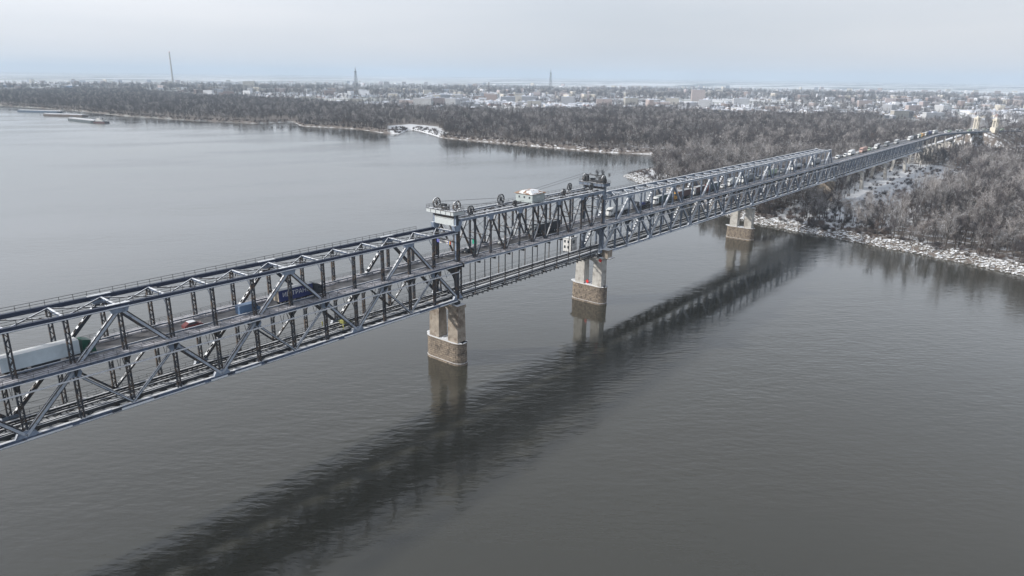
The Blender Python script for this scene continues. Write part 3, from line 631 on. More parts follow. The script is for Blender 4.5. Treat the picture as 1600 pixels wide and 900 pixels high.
# ------------------------------------------------------------------ piers
def stadium(xc, hw, y0, y1, n=8):
    pts = []
    for i in range(n+1):
        a = math.pi+math.pi*i/n; pts.append((xc+hw*math.cos(a), y0+hw*1.15+hw*1.15*math.sin(a)))
    for i in range(n+1):
        a = math.pi*i/n; pts.append((xc+hw*math.cos(a), y1-hw*1.15+hw*1.15*math.sin(a)))
    return pts
def river_pier(x, label, shaft, hb=7.4, block=False):
    T = thing('bridge_pier', label, 'bridge pier', (x, W/2, 0), 0, 'stone and concrete piers of the bridge'); O = (x, W/2, 0)
    zt = bz(x, ZB)-1.3
    mb = MB(); y0, y1, hw = -3.3, 13.2, 2.7
    rings = [(-4, 1.06), (.0, 1.04), (.8, 1.04), (.85, 1.0), (hb, .97)]
    vs = []; n = 0
    for z, sc in rings:
        p = stadium(x, hw*sc, y0-(sc-1)*3, y1+(sc-1)*3, 10); n = len(p); vs += [(a, b, z) for a, b in p]
    fs = []
    for r in range(len(rings)-1):
        for i in range(n): fs.append((r*n+i, r*n+(i+1) % n, (r+1)*n+(i+1) % n, (r+1)*n+i))
    fs.append(tuple((len(rings)-1)*n+i for i in range(n))); mb.add(vs, fs); mb.build('base', STONE, T, O)
    mb = MB(); p = stadium(x, hw*1.03, y0-.15, y1+.15, 10); mb.prism(p, 'z', hb, hb+.35); mb.build('base_cap', STONE, T, O)
    for a, b in ((y0+.3, y0+2.0), (y1-2.0, y1-.3), (4.0, 5.6)):
        mb = MB(); p = stadium(x+random.Random(int(x)).uniform(-.3, .3), 1.4, a, b if b-a > 1.7 else b+1.3, 5); mb.prism(p, 'z', hb+.352, hb+.5); mb.build('snow_patch', SNOW, T, O)
    for ya, yb in ((-1.7, 2.5), (W-2.5, W+1.7)):
        mb = MB(); z0 = hb+.36
        mb.add([(x-1.95, ya-.1, z0), (x+1.95, ya-.1, z0), (x+1.95, yb+.1, z0), (x-1.95, yb+.1, z0), (x-1.65, ya, zt-1.3), (x+1.65, ya, zt-1.3), (x+1.65, yb, zt-1.3), (x-1.65, yb, zt-1.3)],
               [(0,3,2,1),(4,5,6,7),(0,1,5,4),(1,2,6,5),(2,3,7,6),(3,0,4,7)]); mb.build('shaft', shaft, T, O)
    mb = MB(); n = 13; top = [(2.5+(W-5)*i/(n-1), zt-1.28) for i in range(n)]
    ar = [(W/2-(W/2-2.5)*math.cos(math.pi*i/(n-1)), zt-3.6+1.7*math.sin(math.pi*i/(n-1))) for i in range(n)]
    for i in range(n-1): mb.prism([top[i], top[i+1], ar[i+1], ar[i]], 'x', x-1.3, x+1.3)
    mb.build('arch', shaft, T, O)
    mb = MB(); mb.box(x-1.95, x+1.95, -2.0, W+2.0, zt-1.3, zt-.2); mb.build('bearing_beam', shaft, T, O)
    mb = MB(); rnd = random.Random(int(x))
    for k in range(5):
        yy = rnd.uniform(-1.5, W+1); mb.box(x-1.8, x+rnd.uniform(.2, 1.8), yy-.6, yy+.6, zt-.198, zt-.05)
    mb.build('snow_patch', SNOW, T, O)
    for yy in (0, W):
        mb = MB(); mb.box(x-.8, x+.8, yy-.6, yy+.6, zt-.2, zt+.85); mb.build('bearing', DARK, T, O)
    if block:
        mb = MB(); mb.box(x-.2, x+3.2, -3.2, .2, zt-.2, zt+3.0, 0); mb.box(x-.3, x+3.3, -3.3, .3, zt+3.0, zt+3.2, 1); mb.box(x-.4, x+3.4, -4.4, .4, zt-.5, zt-.22, 0)
        mb.build('bearing_block', [CONC, SNOW], T, O)
        mb = MB(); mb.prism([(-.9, zt-.4), (0, zt-1.2), (-.9, zt-2.0), (-1.8, zt-1.2)], 'x', x-2.1, x-1.96); mb.build('navigation_sign', RED, T, O)
        mb = MB(); mb.prism([(5.4, hb+.5), (6.2, hb+1.4), (5.4, hb+2.3), (4.6, hb+1.4)], 'x', x-1.4, x-1.3); mb.build('navigation_sign', RED, T, O)
river_pier(0, 'brown stone river pier nearest the viewer, under the panelled lifting tower', CONC)
river_pier(85, 'river pier with a brown block and red diamond sign, under the darker lifting tower', CONCG, block=True)
river_pier(245, 'river pier with white shafts standing farthest out from the near tower, beside the rocky bank', CONCG, 7.0)
def bank_pier(x, label, wide):
    T = thing('bridge_pier', label, 'bridge pier', (x, W/2, 0), 0, 'stone and concrete piers of the bridge'); O = (x, W/2, 0); zt = bz(x, ZB)-1.0
    if wide:
        mb = MB(); mb.prism([(x-2.4, 1), (x+2.4, 1), (x+1.9, zt-1.2), (x-1.9, zt-1.2)], 'y', -1.2, W+1.2); mb.build('shaft', CONC, T, O)
    else:
        for yc, lean in ((0, -1), (W, 1)):
            mb = MB(); a = yc+lean*1.4
            mb.add([(x-1.6, a-1.3, 1), (x+1.6, a-1.3, 1), (x+1.6, a+1.3, 1), (x-1.6, a+1.3, 1), (x-1.3, yc-1.1, zt-1.2), (x+1.3, yc-1.1, zt-1.2), (x+1.3, yc+1.1, zt-1.2), (x-1.3, yc+1.1, zt-1.2)],
                   [(0,3,2,1),(4,5,6,7),(0,1,5,4),(1,2,6,5),(2,3,7,6),(3,0,4,7)]); mb.build('shaft', CONCG, T, O)
        mb = MB(); n = 11; top = [(1.0+(W-2)*i/(n-1), zt-1.18) for i in range(n)]; ar = [(W/2-(W/2-1.0)*math.cos(math.pi*i/(n-1)), zt-4.6+2.6*math.sin(math.pi*i/(n-1))) for i in range(n)]
        for i in range(n-1): mb.prism([top[i], top[i+1], ar[i+1], ar[i]], 'x', x-1.0, x+1.0)
        mb.build('arch', CONCG, T, O)
    mb = MB(); mb.box(x-1.9, x+1.9, -1.8, W+1.8, zt-1.2, zt-.1, 0); mb.box(x-1.85, x+1.85, -1.75, .2, zt-.098, zt+.1, 1); mb.build('bearing_beam', [CONCG, SNOW], T, O)
bank_pier(405, 'solid brown pier on land, under the far end of the overhead truss', True)
bank_pier(485, 'first pair of slanted pale pillars on land beyond the solid brown pier', False)
bank_pier(565, 'second pair of slanted pale pillars, above the open snow field', False)
bank_pier(645, 'third pair of slanted pale pillars, beside a bushy tree', False)
bank_pier(725, 'last slanted pillar pair, where the trusses end', False)

# curved road viaduct and straight railway viaduct
def frame_at(pts, i):
    a = Vector(pts[max(i-1, 0)]); b = Vector(pts[min(i+1, len(pts)-1)]); d = (b-a).normalized(); return d, Vector((-d.y, d.x, 0))
def ribbon(mb, pts, ya, yb, za, zb, m=0):
    for i in range(len(pts)-1):
        d0, s0 = frame_at(pts, i); d1, s1 = frame_at(pts, i+1); p = Vector(pts[i]); q = Vector(pts[i+1]); v = []
        for z in (za, zb):
            for c, s in ((p, s0), (q, s1)):
                for y in (ya, yb): v.append(tuple(c+s*y+Vector((0, 0, z))))
        mb.add(v, [(0,1,3,2),(4,6,7,5),(0,4,5,1),(2,3,7,6),(0,2,6,4),(1,5,7,3)], m)
key = [(725, 4.7, 31.2), (762, 5.0, 31.5), (800, 4.4, 31.8), (840, -1.0, 31.8), (880, -12.5, 31.7), (920, -29, 31.5), (965, -50, 31.0), (1020, -80, 30)]
cur = []
for i in range(len(key)-1):
    for k in range(3):
        t = k/3; cur.append(tuple(key[i][j]*(1-t)+key[i+1][j]*t for j in range(3)))
cur.append(key[-1])
T = thing('road_viaduct', 'road viaduct curving right towards the two yellowish gate pylons', 'viaduct', key[0]); O = key[0]
mb = MB(); ribbon(mb, cur, -4.3, 4.3, -.5, 0.0); mb.build('road_deck', ASPH, T, O)
mb = MB(); ribbon(mb, cur, -7.0, -4.32, -.3, .12, 0); ribbon(mb, cur, 4.32, 7.0, -.3, .12, 0); mb.build('walkway', SNOWD, T, O)
mb = MB(); ribbon(mb, cur, -7.15, -7.02, -.7, .2, 0); ribbon(mb, cur, 7.02, 7.15, -.7, .2, 0); ribbon(mb, cur, -7.2, -7.152, .9, 1.1, 0); mb.build('parapet', MIDP, T, O)
mb = MB(); ribbon(mb, cur, -5, -4.2, -2.4, -.52); ribbon(mb, cur, 4.2, 5, -2.4, -.52); mb.build('girder', MID, T, O)
for i in range(2, len(cur)-1, 2):
    d, s = frame_at(cur, i); p = Vector(cur[i]); mb = MB()
    for y in (-4.6, 4.6): c = p+s*y; mb.bar((c.x, c.y, 1), (c.x, c.y, p.z-2.4), 1.2, 1.2, up=(0,1,0))
    a = p-s*6; b = p+s*6; mb.bar((a.x, a.y, p.z-2.9), (b.x, b.y, p.z-2.9), 1.2, 1.0)
    mb.bar((p-s*4.6).to_tuple()[:2]+(p.z-12,), (p+s*4.6).to_tuple()[:2]+(p.z-12,), .8, .8)
    mb.build('trestle', CONCG, T, O)
T = thing('railway_viaduct', 'low straight railway viaduct leaving the truss beneath the curving road', 'viaduct', (725, 4.7, 18.7)); O = (725, 4.7, 18.7)
mb = MB(); mb.box(725.5, 1050, 2.2, 7.2, 18.0, 19.6, 0); mb.box(725.5, 1050, 2.6, 6.8, 19.602, 19.8, 1); mb.build('deck', [CONCG, SNOW], T, O)
for x in range(745, 1050, 22):
    mb = MB(); mb.box(x-1, x+1, 2.6, 6.8, 1, 18.0); mb.build('pier', CONCG, T, O)

# gate pylons
CREAM = mat('cream_stone', (.62, .58, .50), .8, 0, .12, .3, snow=(.7, .3))
def gate(x, y, label, rz, base, up=0.0):
    T = thing('gate_pylon', label, 'monument', (x, y, 31), rz, 'cream gate pylons at the end of the viaduct')
    mb = MB(); mb.box(-3.4, 3.4, -3.4, 3.4, -base, 1.2+up); mb.build('base', CREAM, T); T.location.z += 0
    for a, b in ((-1.8, -1.8), (1.8, -1.8), (1.8, 1.8), (-1.8, 1.8)):
        mb = MB(); mb.box(a-.6, a+.6, b-.6, b+.6, 1.2+up, 13.2); mb.build('column', CREAM, T)
    mb = MB(); mb.box(-2.8, 2.8, -2.8, 2.8, 13.2, 14.6); mb.box(-3.2, 3.2, -3.2, 3.2, 14.6, 15.1); mb.box(-1.9, 1.9, -1.9, 1.9, 15.1, 16.0); mb.prism([(-1.2, 16), (1.2, 16), (0, 18.2)], 'x', -.6, .6); mb.build('crown', CREAM, T)
gate(945, -19.0, 'left cream pylon on four columns, beside the curving viaduct', R(-28), 29)
gate(925, -41.5, 'right cream pylon on a tall block, at the end of the curving viaduct', R(-28), 29, 4.0)

# ------------------------------------------------------------------ vehicles
def paint(name, c, rough=.4): return mat('paint_'+name, c, rough, 0, .08, .5)
VWHITE = paint('white', (.72, .74, .75)); VGREEN = paint('green', (.015, .09, .06)); VBLUE = paint('blue', (.02, .032, .14)); VBEIGE = paint('beige', (.45, .40, .33)); VRED = paint('red', (.15, .03, .03))
VYEL = paint('yellow', (.55, .31, .08)); VBROWN = paint('brown', (.09, .05, .05)); VTEAL = paint('teal', (.05, .09, .10)); VGREY = paint('grey', (.20, .22, .24)); VSKY = paint('sky_blue', (.10, .17, .29)); VDK = paint('dark', (.035, .04, .05)); VSALMON = paint('salmon', (.50, .33, .29)); VPGRN = paint('pale_green', (.42, .52, .40)); VSILV = paint('silver', (.42, .44, .46)); LAMP = mat('lamp_glass', (.7, .7, .65), .2)
def bevbox(mb, x0, x1, y0, y1, z0, z1, b=.12, m=0):
    p = [(y0, z0), (y1, z0), (y1, z1-b), (y1-b, z1), (y0+b, z1), (y0, z1-b)]; mb.prism(p, 'x', x0, x1, m)
WH = {}
def wheel(T, x, y, r=.5, t=.3):
    k = (r, t)
    if k not in WH:
        mb = MB(); mb.cyl((0, -t/2, 0), (0, t/2, 0), r, 14, 0); mb.cyl((0, -t/2-.012, 0), (0, t/2+.012, 0), r*.55, 10, 1)
        o = mb.build('wheel', [BLACK, VSILV], T); WH[k] = o.data
    else:
        o = bpy.data.objects.new('wheel', WH[k]); C.objects.link(o); o.parent = T
    o.location = (x, y, r)
def place_veh(name, label, cat, x, lane, head, group):
    z = bz(x, ZD)+.006; y = {'n': 2.95, 'f': 6.5}[lane] if isinstance(lane, str) else lane
    return thing(name, label, cat, (x, y, z), 0 if head > 0 else math.pi, group)
def truck(label, x, lane, head, cabm, trm, kind='box', roofm=None, rear=None, L_=13.6, group='trucks on the bridge', loc=None, rz=None, text_s=None):
    T = place_veh('truck', label, 'truck', x, lane, head, group)
    if loc: T.location = loc; T.rotation_euler = (0, 0, rz)
    f = L_/2+2.9      # nose
    r = -L_/2
    mb = MB(); mb.prism([(f-2.3, .7), (f-.02, .7), (f, 1.2), (f-.12, 2.3), (f-.35, 3.0), (f-.9, 3.35), (f-2.1, 3.75), (f-2.3, 3.7)], 'y', -1.22, 1.22); mb.box(f-.1, f+.06, -1.2, 1.2, .45, 1.0)
    cab = mb.build('cab', cabm, T)
    mb = MB(); mb.add([(f-.105, -1.08, 2.22), (f-.105, 1.08, 2.22), (f-.33, 1.0, 2.95), (f-.33, -1.0, 2.95), (f-.085, -1.08, 2.22), (f-.085, 1.08, 2.22), (f-.31, 1.0, 2.95), (f-.31, -1.0, 2.95)], [(0,1,2,3),(7,6,5,4),(0,4,5,1),(1,5,6,2),(2,6,7,3),(3,7,4,0)]); o = mb.build('windshield', GLASS, T); o.parent = cab
    for s in (-1, 1):
        mb = MB(); mb.box(f-1.25, f-.45, s*1.222-.01, s*1.222+.01, 2.15, 2.85); mb.build('side_window', GLASS, cab)
        mb = MB(); mb.box(f+.06, f+.09, s*.9-.2, s*.9+.2, .6, .85); mb.build('headlight', LAMP, cab)
        mb = MB(); mb.box(f-.35, f-.2, s*1.38-.08, s*1.38+.08, 2.0, 2.8); mb.build('mirror', BLACK, cab)
    mb = MB(); mb.box(r+.2, f-2.4, -.5, .5, .75, 1.05); mb.box(f-5.3, f-.3, -.45, .45, .5, .8)
    for s in (-1, 1): mb.box(r+4.8, f-6.6, s*1.18-.03, s*1.18+.03, .45, 1.0)
    mb.build('chassis', VDK, T)
    if kind == 'box':
        mb = MB(); bevbox(mb, r, f-2.9, -1.27, 1.27, 1.08, 3.95, .06, 0); mb.box(r+.02, f-2.92, -1.22, 1.22, 3.951, 3.99, 1); TR = mb.build('trailer', [trm, roofm or VWHITE], T)
        mb = MB(); mb.box(r-.04, r-.002, -1.2, -.02, 1.15, 3.85); mb.box(r-.04, r-.002, .02, 1.2, 1.15, 3.85); d = mb.build('rear_door', rear or trm, TR)
    elif kind == 'tank':
        mb = MB(); mb.cyl((r, 0, 2.35), (f-3.0, 0, 2.35), 1.22, 18, 0); mb.box(r+.5, f-3.3, -.35, .35, 3.5, 3.68, 1); mb.build('trailer', [trm, VSILV], T)
    elif kind == 'flat':
        mb = MB(); mb.box(r, f-2.9, -1.25, 1.25, 1.08, 1.28, 0); mb.build('trailer', [trm], T)
        for k in range(3):
            mb = MB(); x0 = r+.6+k*4.2; car_shape(mb, x0, 1.32); mb.build('cargo', [VDK, VBLUE, VSILV][k], T)
    for xx in (f-1.3, f-4.6, r+1.2, r+2.5, r+3.8):
        for s in (-1, 1): wheel(T, xx, s*1.08, .5, .3)
    if text_s:
        text(text_s, 1.6, (0.1, -1.275, 2.65), (R(90), 0, 0), VWHITE, TR, ext=.01)
    return T
def car_shape(mb, x0, z, L_=4.2, h=1.42, hy=.84):
    pts = [(0, .3), (L_, .3), (L_, .75), (L_-.9, .92), (L_-1.6, h), (1.0, h), (.25, .95), (0, .85)]
    mb.prism([(x0+a, z+b) for a, b in pts], 'y', -hy, hy)
def car(label, x, lane, head, bodym, roofm=None, van=False, group='cars on the bridge', loc=None, rz=None):
    T = place_veh('van' if van else 'car', label, 'van' if van else 'car', x, lane, head, group)
    if loc: T.location = loc; T.rotation_euler = (0, 0, rz)
    mb = MB()
    if van:
        L_ = 5.6; h = 2.45; pts = [(-2.8, .35), (2.8, .35), (2.8, 1.1), (2.3, 1.35), (1.75, 2.3), (1.5, h), (-2.7, h), (-2.8, 2.3)]
        gl = [(1.82, 1.45), (2.2, 1.45), (1.72, 2.2), (1.5, 2.2)]
    else:
        L_ = 4.3; h = 1.46; pts = [(-2.15, .28), (2.15, .28), (2.18, .7), (1.2, .95), (.55, h), (-1.1, h), (-1.85, 1.0), (-2.15, .9)]
        gl = [(1.05, .97), (.5, 1.38), (-1.05, 1.38), (-1.65, 1.0)]
    hw = .98 if van else .86
    mb.prism(pts, 'y', -hw, hw); BD = mb.build('body', bodym, T)
    for s in (-1, 1): 
        mb = MB(); mb.prism(gl, 'y', s*hw-.012, s*hw+.012); mb.build('side_window', GLASS, BD)
        mb = MB(); xh = 2.8 if van else 2.17; mb.box(xh-.02, xh+.03, s*.62-.15, s*.62+.15, .62, .8); mb.build('headlight', LAMP, BD)
        for xx in ((1.8, -1.8) if van else (1.35, -1.3)): wheel(T, xx, s*(hw-.08), .34, .2)
    # windscreen
    if van: q = [(2.32, 1.38), (1.78, 2.28), (1.80, 2.30), (2.34, 1.40)]
    else: q = [(1.19, .97), (.57, 1.44), (.59, 1.46), (1.21, .99)]
    mb = MB(); mb.prism(q, 'y', -hw+.12, hw-.12); mb.build('windshield', GLASS, BD)
    if roofm:
        mb = MB(); mb.box(-2.6 if van else -1.05, 1.45 if van else .5, -hw+.08, hw-.08, h+.002, h+.09); mb.build('snow_on_roof', roofm, BD)
    return T
truck('dark green truck pulling a long white trailer on the nearest span', -114.6, 'n', 1, VGREEN, paint('white_in_shade', (.52, .60, .66)), 'box', VWHITE, VWHITE)  # white trailer: shade on its sides is put into their grey-blue colour
truck('blue trailer truck lettered in white, beige rear doors, framed by the near truss', -57.2, 'n', 1, VDK, VBLUE, 'box', VSILV, VBEIGE, L_=10, text_s='ИВ ТРАНС')
car('red car with snow-white roof behind the blue lettered truck', -84.0, 'n', 1, VRED, SNOW)
car('light blue van between the red car and the blue lettered truck', -70.0, 'n', 1, VSKY, None, True)
truck('dark grey trailer truck on the lifting span below the machine house', 56, 'f', -1, VGREY, VDK, 'box', VGREY)
car('black car with snow patches on the lifting span beside the panelled tower', 12, 'f', -1, VDK, SNOW)
car('white car on the lifting span behind the black car', 30, 'f', -1, VWHITE, SNOW)
truck('white tanker truck just beyond the far lifting tower', 109, 'f', -1, VWHITE, VWHITE, 'tank')
truck('dark truck carrying blue cars behind the white tanker', 129, 'f', -1, VDK, VDK, 'flat', L_=11)
truck('white cab truck with a black-green trailer, third in the truck queue beyond the tower', 149, 'f', -1, VWHITE, VTEAL, 'box', VWHITE)
truck('yellow cab truck with a dark brown trailer', 168.3, 'f', -1, VYEL, VBROWN, 'box', VSILV, L_=12.6)
truck('white cab truck with a short dark brown body behind the yellow one', 186.0, 'f', -1, VWHITE, VBROWN, 'box', VWHITE, L_=9.5)
truck('red cab truck with a dark teal trailer', 203.5, 'f', -1, VRED, VTEAL, 'box', VWHITE, L_=12.5)
car('white car between the red cab truck and the white truck', 216.5, 'f', -1, VWHITE, SNOW)
truck('all white truck with a short white body in the middle of the long truss', 230.5, 'f', -1, VWHITE, VWHITE, 'box', L_=10)
truck('white cab truck with a grey box trailer in the middle of the long truss', 251.5, 'f', -1, VWHITE, VGREY, 'box', VGREY)
car('grey car in a gap of the queue under the long truss', 268, 'f', -1, VGREY, None)
truck('white cab truck with a pale green trailer', 289, 'f', -1, VWHITE, VPGRN, 'box', VSILV)
car('silver van in the queue ahead of the second tanker', 308, 'f', -1, VSILV, None, True)
truck('second white tanker truck, under the far part of the long truss', 335, 'f', -1, VWHITE, VWHITE, 'tank')
truck('white cab truck with a silver trailer at the exit of the long truss', 377, 'f', -1, VWHITE, VSILV, 'box', VSILV)
car('black van in the gap before the exit of the long truss', 356, 'f', -1, VDK, None, True)
car('white van first out in the open beyond the long truss', 430, 'f', -1, VWHITE, SNOW, True)
car('dark car between two white vans beyond the long truss', 441, 'f', -1, VDK, None)
car('white van second out in the open beyond the long truss', 451, 'f', -1, VWHITE, SNOW, True)
truck('white box truck out in the open beyond the long truss', 469, 'f', -1, VWHITE, VWHITE, 'box', SNOW, L_=9)
car('white car behind the white box truck, before the salmon truck', 487, 'f', -1, VWHITE, SNOW)
truck('salmon coloured truck on the open deck spans', 506, 'f', -1, VSALMON, VSALMON, 'box', VSALMON)
car('pale green van behind the salmon truck', 524, 'f', -1, VPGRN, None, True)
car('silver car behind the pale green van', 536, 'f', -1, VSILV, SNOW)
truck('white truck with dark body on the third deck span', 552, 'f', -1, VWHITE, VDK, 'box', SNOW, L_=9)
truck('grey truck with white roof on the third deck span', 588, 'f', -1, VGREY, VGREY, 'box', SNOW, L_=9)
truck('silver truck with white roof on the last deck span', 628, 'f', -1, VSILV, VSILV, 'box', SNOW, L_=9)
truck('white truck leading a dark one near the start of the curve', 690, 'f', -1, VWHITE, VWHITE, 'box', SNOW)
truck('dark truck behind a white one near the start of the curve', 710, 'f', -1, VDK, VDK, 'box', VDK)
rnd = random.Random(4)
cols = [(VPGRN, 'pale green truck', 0), (VYEL, 'yellow truck', 0), (VDK, 'black truck', 0), (VBLUE, 'dark blue truck', 0), (VSILV, 'silver truck', 0)]
def cpos(s):
    acc = 0
    for i in range(len(cur)-1):
        a, b = Vector(cur[i]), Vector(cur[i+1]); l = (b-a).length
        if acc+l >= s:
            d = (b-a).normalized(); p = a+d*(s-acc); sd = Vector((-d.y, d.x, 0)); return p, d, sd
        acc += l
    return Vector(cur[-1]), d, sd
for i, (mm, nm, _) in enumerate(cols):
    p, d, sd = cpos(8+i*20); q = p+sd*2.0
    truck(nm+' at the start of the curving viaduct', 0, 'f', -1, mm if i % 2 else VWHITE, mm, 'box', loc=(q.x, q.y, q.z+.006), rz=math.atan2(-d.y, -d.x), L_=11)
for i in range(18):
    p, d, sd = cpos(112+i*9.5); q = p+sd*(2.0 if i % 3 else -2.2); mm = [VWHITE, VSILV, VPGRN, VGREY][i % 4]
    car('small pale vehicle queueing on the viaduct by the gate pylons', 0, 'f', -1, mm, SNOW if i % 2 else None, True, group='pale vehicles queueing by the gate pylons', loc=(q.x, q.y, q.z+.006), rz=math.atan2(-d.y, -d.x))

# railway workers' yellow equipment under the blue truck
HV = mat('yellow_tarp', (.34, .34, .10), .6, 0, .15, .6)
for x, y, h, lab in ((-43.5, 1.5, 1.75, 'worker in yellow overalls standing by the track beside the near chord'), (-46, 7.6, 1.75, 'worker in yellow overalls standing on the far railway walkway')):
    zz = bz(x, ZB+1.3) if y > 4 else bz(x, ZB+1.1)
    T = thing('person', lab, 'person', (x, y, zz), 0, 'railway workers')
    sk = bpy.data.meshes.new('body'); hh = h/1.75
    vs = [(0,0,.95),(0,0,1.2),(0,0,1.42),(0,0,1.52),(0,0,1.66),(0,.1,.9),(0.02,.12,.5),(0,.12,.06),(.14,.12,.03),(0,-.1,.9),(-.02,-.13,.5),(-.05,-.13,.06),(.09,-.13,.03),(0,.2,1.4),(.03,.27,1.12),(.18,.25,.92),(0,-.2,1.4),(.03,-.27,1.12),(.18,-.25,.92)]
    es = [(0,1),(1,2),(2,3),(3,4),(0,5),(5,6),(6,7),(7,8),(0,9),(9,10),(10,11),(11,12),(2,13),(13,14),(14,15),(2,16),(16,17),(17,18)]
    rd = [.15,.14,.15,.06,.11,.1,.075,.05,.04,.1,.075,.05,.04,.07,.055,.04,.07,.055,.04]
    sk.from_pydata([(a*hh, b*hh, c*hh) for a, b, c in vs], es, []); sk.materials.append(HV)
    o = bpy.data.objects.new('body', sk); C.objects.link(o); o.parent = T
    md = o.modifiers.new('skin', 'SKIN'); ss = o.modifiers.new('sub', 'SUBSURF'); ss.levels = 1; ss.render_levels = 1
    for i, rr in enumerate(rd): sk.skin_vertices[0].data[i].radius = (rr*hh, rr*hh)
    sk.skin_vertices[0].data[0].use_root = True
    mb = MB(); mb.cyl((0, 0, 1.70*hh), (0, 0, 1.80*hh), .125, 10, r2=.07); mb.build('helmet', VWHITE, T)
x = -40.5; zz = bz(x, ZB+1.3); T = thing('handcart', 'yellow-green railway handcart on the track between the workers', 'cart', (x, 4.5, zz))
mb = MB(); mb.box(-1.4, 1.4, -.9, .9, .65, .85); mb.box(-1.3, .2, -.8, .8, .85, 1.5); mb.build('bed', HV, T)
for sx in (-1, 1):
    for sy in (-1, 1): wheel(T, sx*.9, sy*.72, .3, .12); 
for ch in T.children:
    if ch.name.startswith('wheel'): ch.location.z += .19
mb = MB(); mb.bar((-1.4, -.6, .8), (-2.0, -.6, 1.6), .06, .06); mb.bar((-1.4, .6, .8), (-2.0, .6, 1.6), .06, .06); mb.bar((-2.0, -.6, 1.6), (-2.0, .6, 1.6), .06, .06); mb.build('handle', HV, T)

# ------------------------------------------------------------------ land
SHORE = [(452,2650),(451.7,2123.1),(472.3,1947.7),(496.7,1765.0),(493.8,1440.4),(526.9,1231.1),(574.2,1080.1),(652.1,1076.7),(597.0,969.7),(615.6,900.5),(625.1,841.4),(601.5,741.6),(609.7,717.1),(691.0,784.0),(673.6,741.0),(608.0,621.4),(606.2,528.9),(606.6,425.7),(609.6,326.8),(635.7,260.3),(595.4,210.7),(528.1,195.9),(489.6,204.9),(434.9,199.1),(403.2,162.8),(352.6,99.3),(312.6,44.7),(298.1,16.3),(290.8,-15.1),(284.2,-43.3),(279.0,-71.9),(270.3,-104.2),(261.2,-132.6),(235,-220),(190,-400),(90,-800)]
SH = np.array(SHORE)
POLY = np.vstack([SH, [(60000, -30000), (60000, 60000), (-20000, 60000), (-20000, 30000), (400, 6000)]])
def inside(px, py, poly):
    c = np.zeros(px.shape, bool); n = len(poly); j = n-1
    for i in range(n):
        xi, yi = poly[i]; xj, yj = poly[j]
        k = ((yi > py) != (yj > py)) & (px < (xj-xi)*(py-yi)/((yj-yi) if yj != yi else 1e-9)+xi); c ^= k; j = i
    return c
def shore_dist(px, py):
    d = np.full(px.shape, 1e9)
    for i in range(len(SH)-1):
        a = SH[i]; b = SH[i+1]; ab = b-a; t = np.clip(((px-a[0])*ab[0]+(py-a[1])*ab[1])/(ab@ab), 0, 1)
        d = np.minimum(d, np.hypot(px-a[0]-t*ab[0], py-a[1]-t*ab[1]))
    return np.where(inside(px, py, POLY), d, -d)
CLEAR = [np.array(p) for p in ([(598,728),(690,838),(755,850),(745,770),(650,650),(600,628)], [(322,-20),(361,-10),(466,-3),(631,15),(720,-19),(650,-62),(544,-66),(470,-56),(350,-50)], [(385,150),(428,215),(500,216),(440,150)])]
SNOWF = [CLEAR[0], np.array([(300,14),(300,-30),(337,-62),(470,-64),(560,-74),(660,-68),(730,-19),(730,14)]), CLEAR[2]]
EMB = [(905,-26),(1020,-80),(1265,-150),(1800,-230),(2600,-300)]
EMB2 = [(1050,4.7),(1300,15),(1820,88),(2600,265),(3400,420)]
def poly_dist(px, py, pl):
    d = np.full(px.shape, 1e9); tt = np.zeros(px.shape); acc = 0
    for i in range(len(pl)-1):
        a = np.array(pl[i], float); b = np.array(pl[i+1], float); ab = b-a; t = np.clip(((px-a[0])*ab[0]+(py-a[1])*ab[1])/(ab@ab), 0, 1)
        dd = np.hypot(px-a[0]-t*ab[0], py-a[1]-t*ab[1]); k = dd < d; d = np.where(k, dd, d); tt = np.where(k, acc+t*np.linalg.norm(ab), tt); acc += np.linalg.norm(ab)
    return d, tt
def height(px, py):
    d = shore_dist(px, py)
    h = np.where(d > 0, np.minimum(3.4, d*.32), np.maximum(-5, d*.5))
    h = h+np.where(d > 12, .5*np.sin(px*.021+1)*np.sin(py*.017), 0)
    for pl, z0, fall in ((EMB, 30.3, .018), (EMB2, 18.6, .010)):
        dd, s = poly_dist(px, py, pl); top = np.maximum(z0-s*fall, 6.0); top = np.where((s <= 0.01) & (dd > 6), 3.4, top)
        h = np.maximum(h, top-np.maximum(0, dd-8)*.55)
    return h
rad = np.concatenate([np.linspace(120, 330, 12), np.geomspace(345, 1500, 230), np.geomspace(1515, 22000, 110)])
ang = np.radians(np.linspace(39.56-62, 39.56+62, 560))
Rr, Aa = np.meshgrid(rad, ang, indexing='ij')
gx = CAM.x+Rr*np.cos(Aa); gy = CAM.y+Rr*np.sin(Aa); gz = height(gx.ravel(), gy.ravel()).reshape(gx.shape)
gz = np.where(Rr > 7000, gz+(Rr-7000)*.0031, gz)
nr, na = gx.shape
vv = np.stack([gx, gy, gz], -1).reshape(-1, 3)
idx = np.arange(nr*na).reshape(nr, na)
q = np.stack([idx[:-1, :-1], idx[1:, :-1], idx[1:, 1:], idx[:-1, 1:]], -1).reshape(-1, 4)
me = bpy.data.meshes.new('ground'); me.vertices.add(len(vv)); me.vertices.foreach_set('co', vv.ravel())
me.loops.add(q.size); me.loops.foreach_set('vertex_index', q.ravel()); me.polygons.add(len(q)); me.polygons.foreach_set('loop_start', np.arange(0, q.size, 4)); me.polygons.foreach_set('loop_total', np.full(len(q), 4))
me.update(calc_edges=True); me.polygons.foreach_set('use_smooth', [True]*len(q))
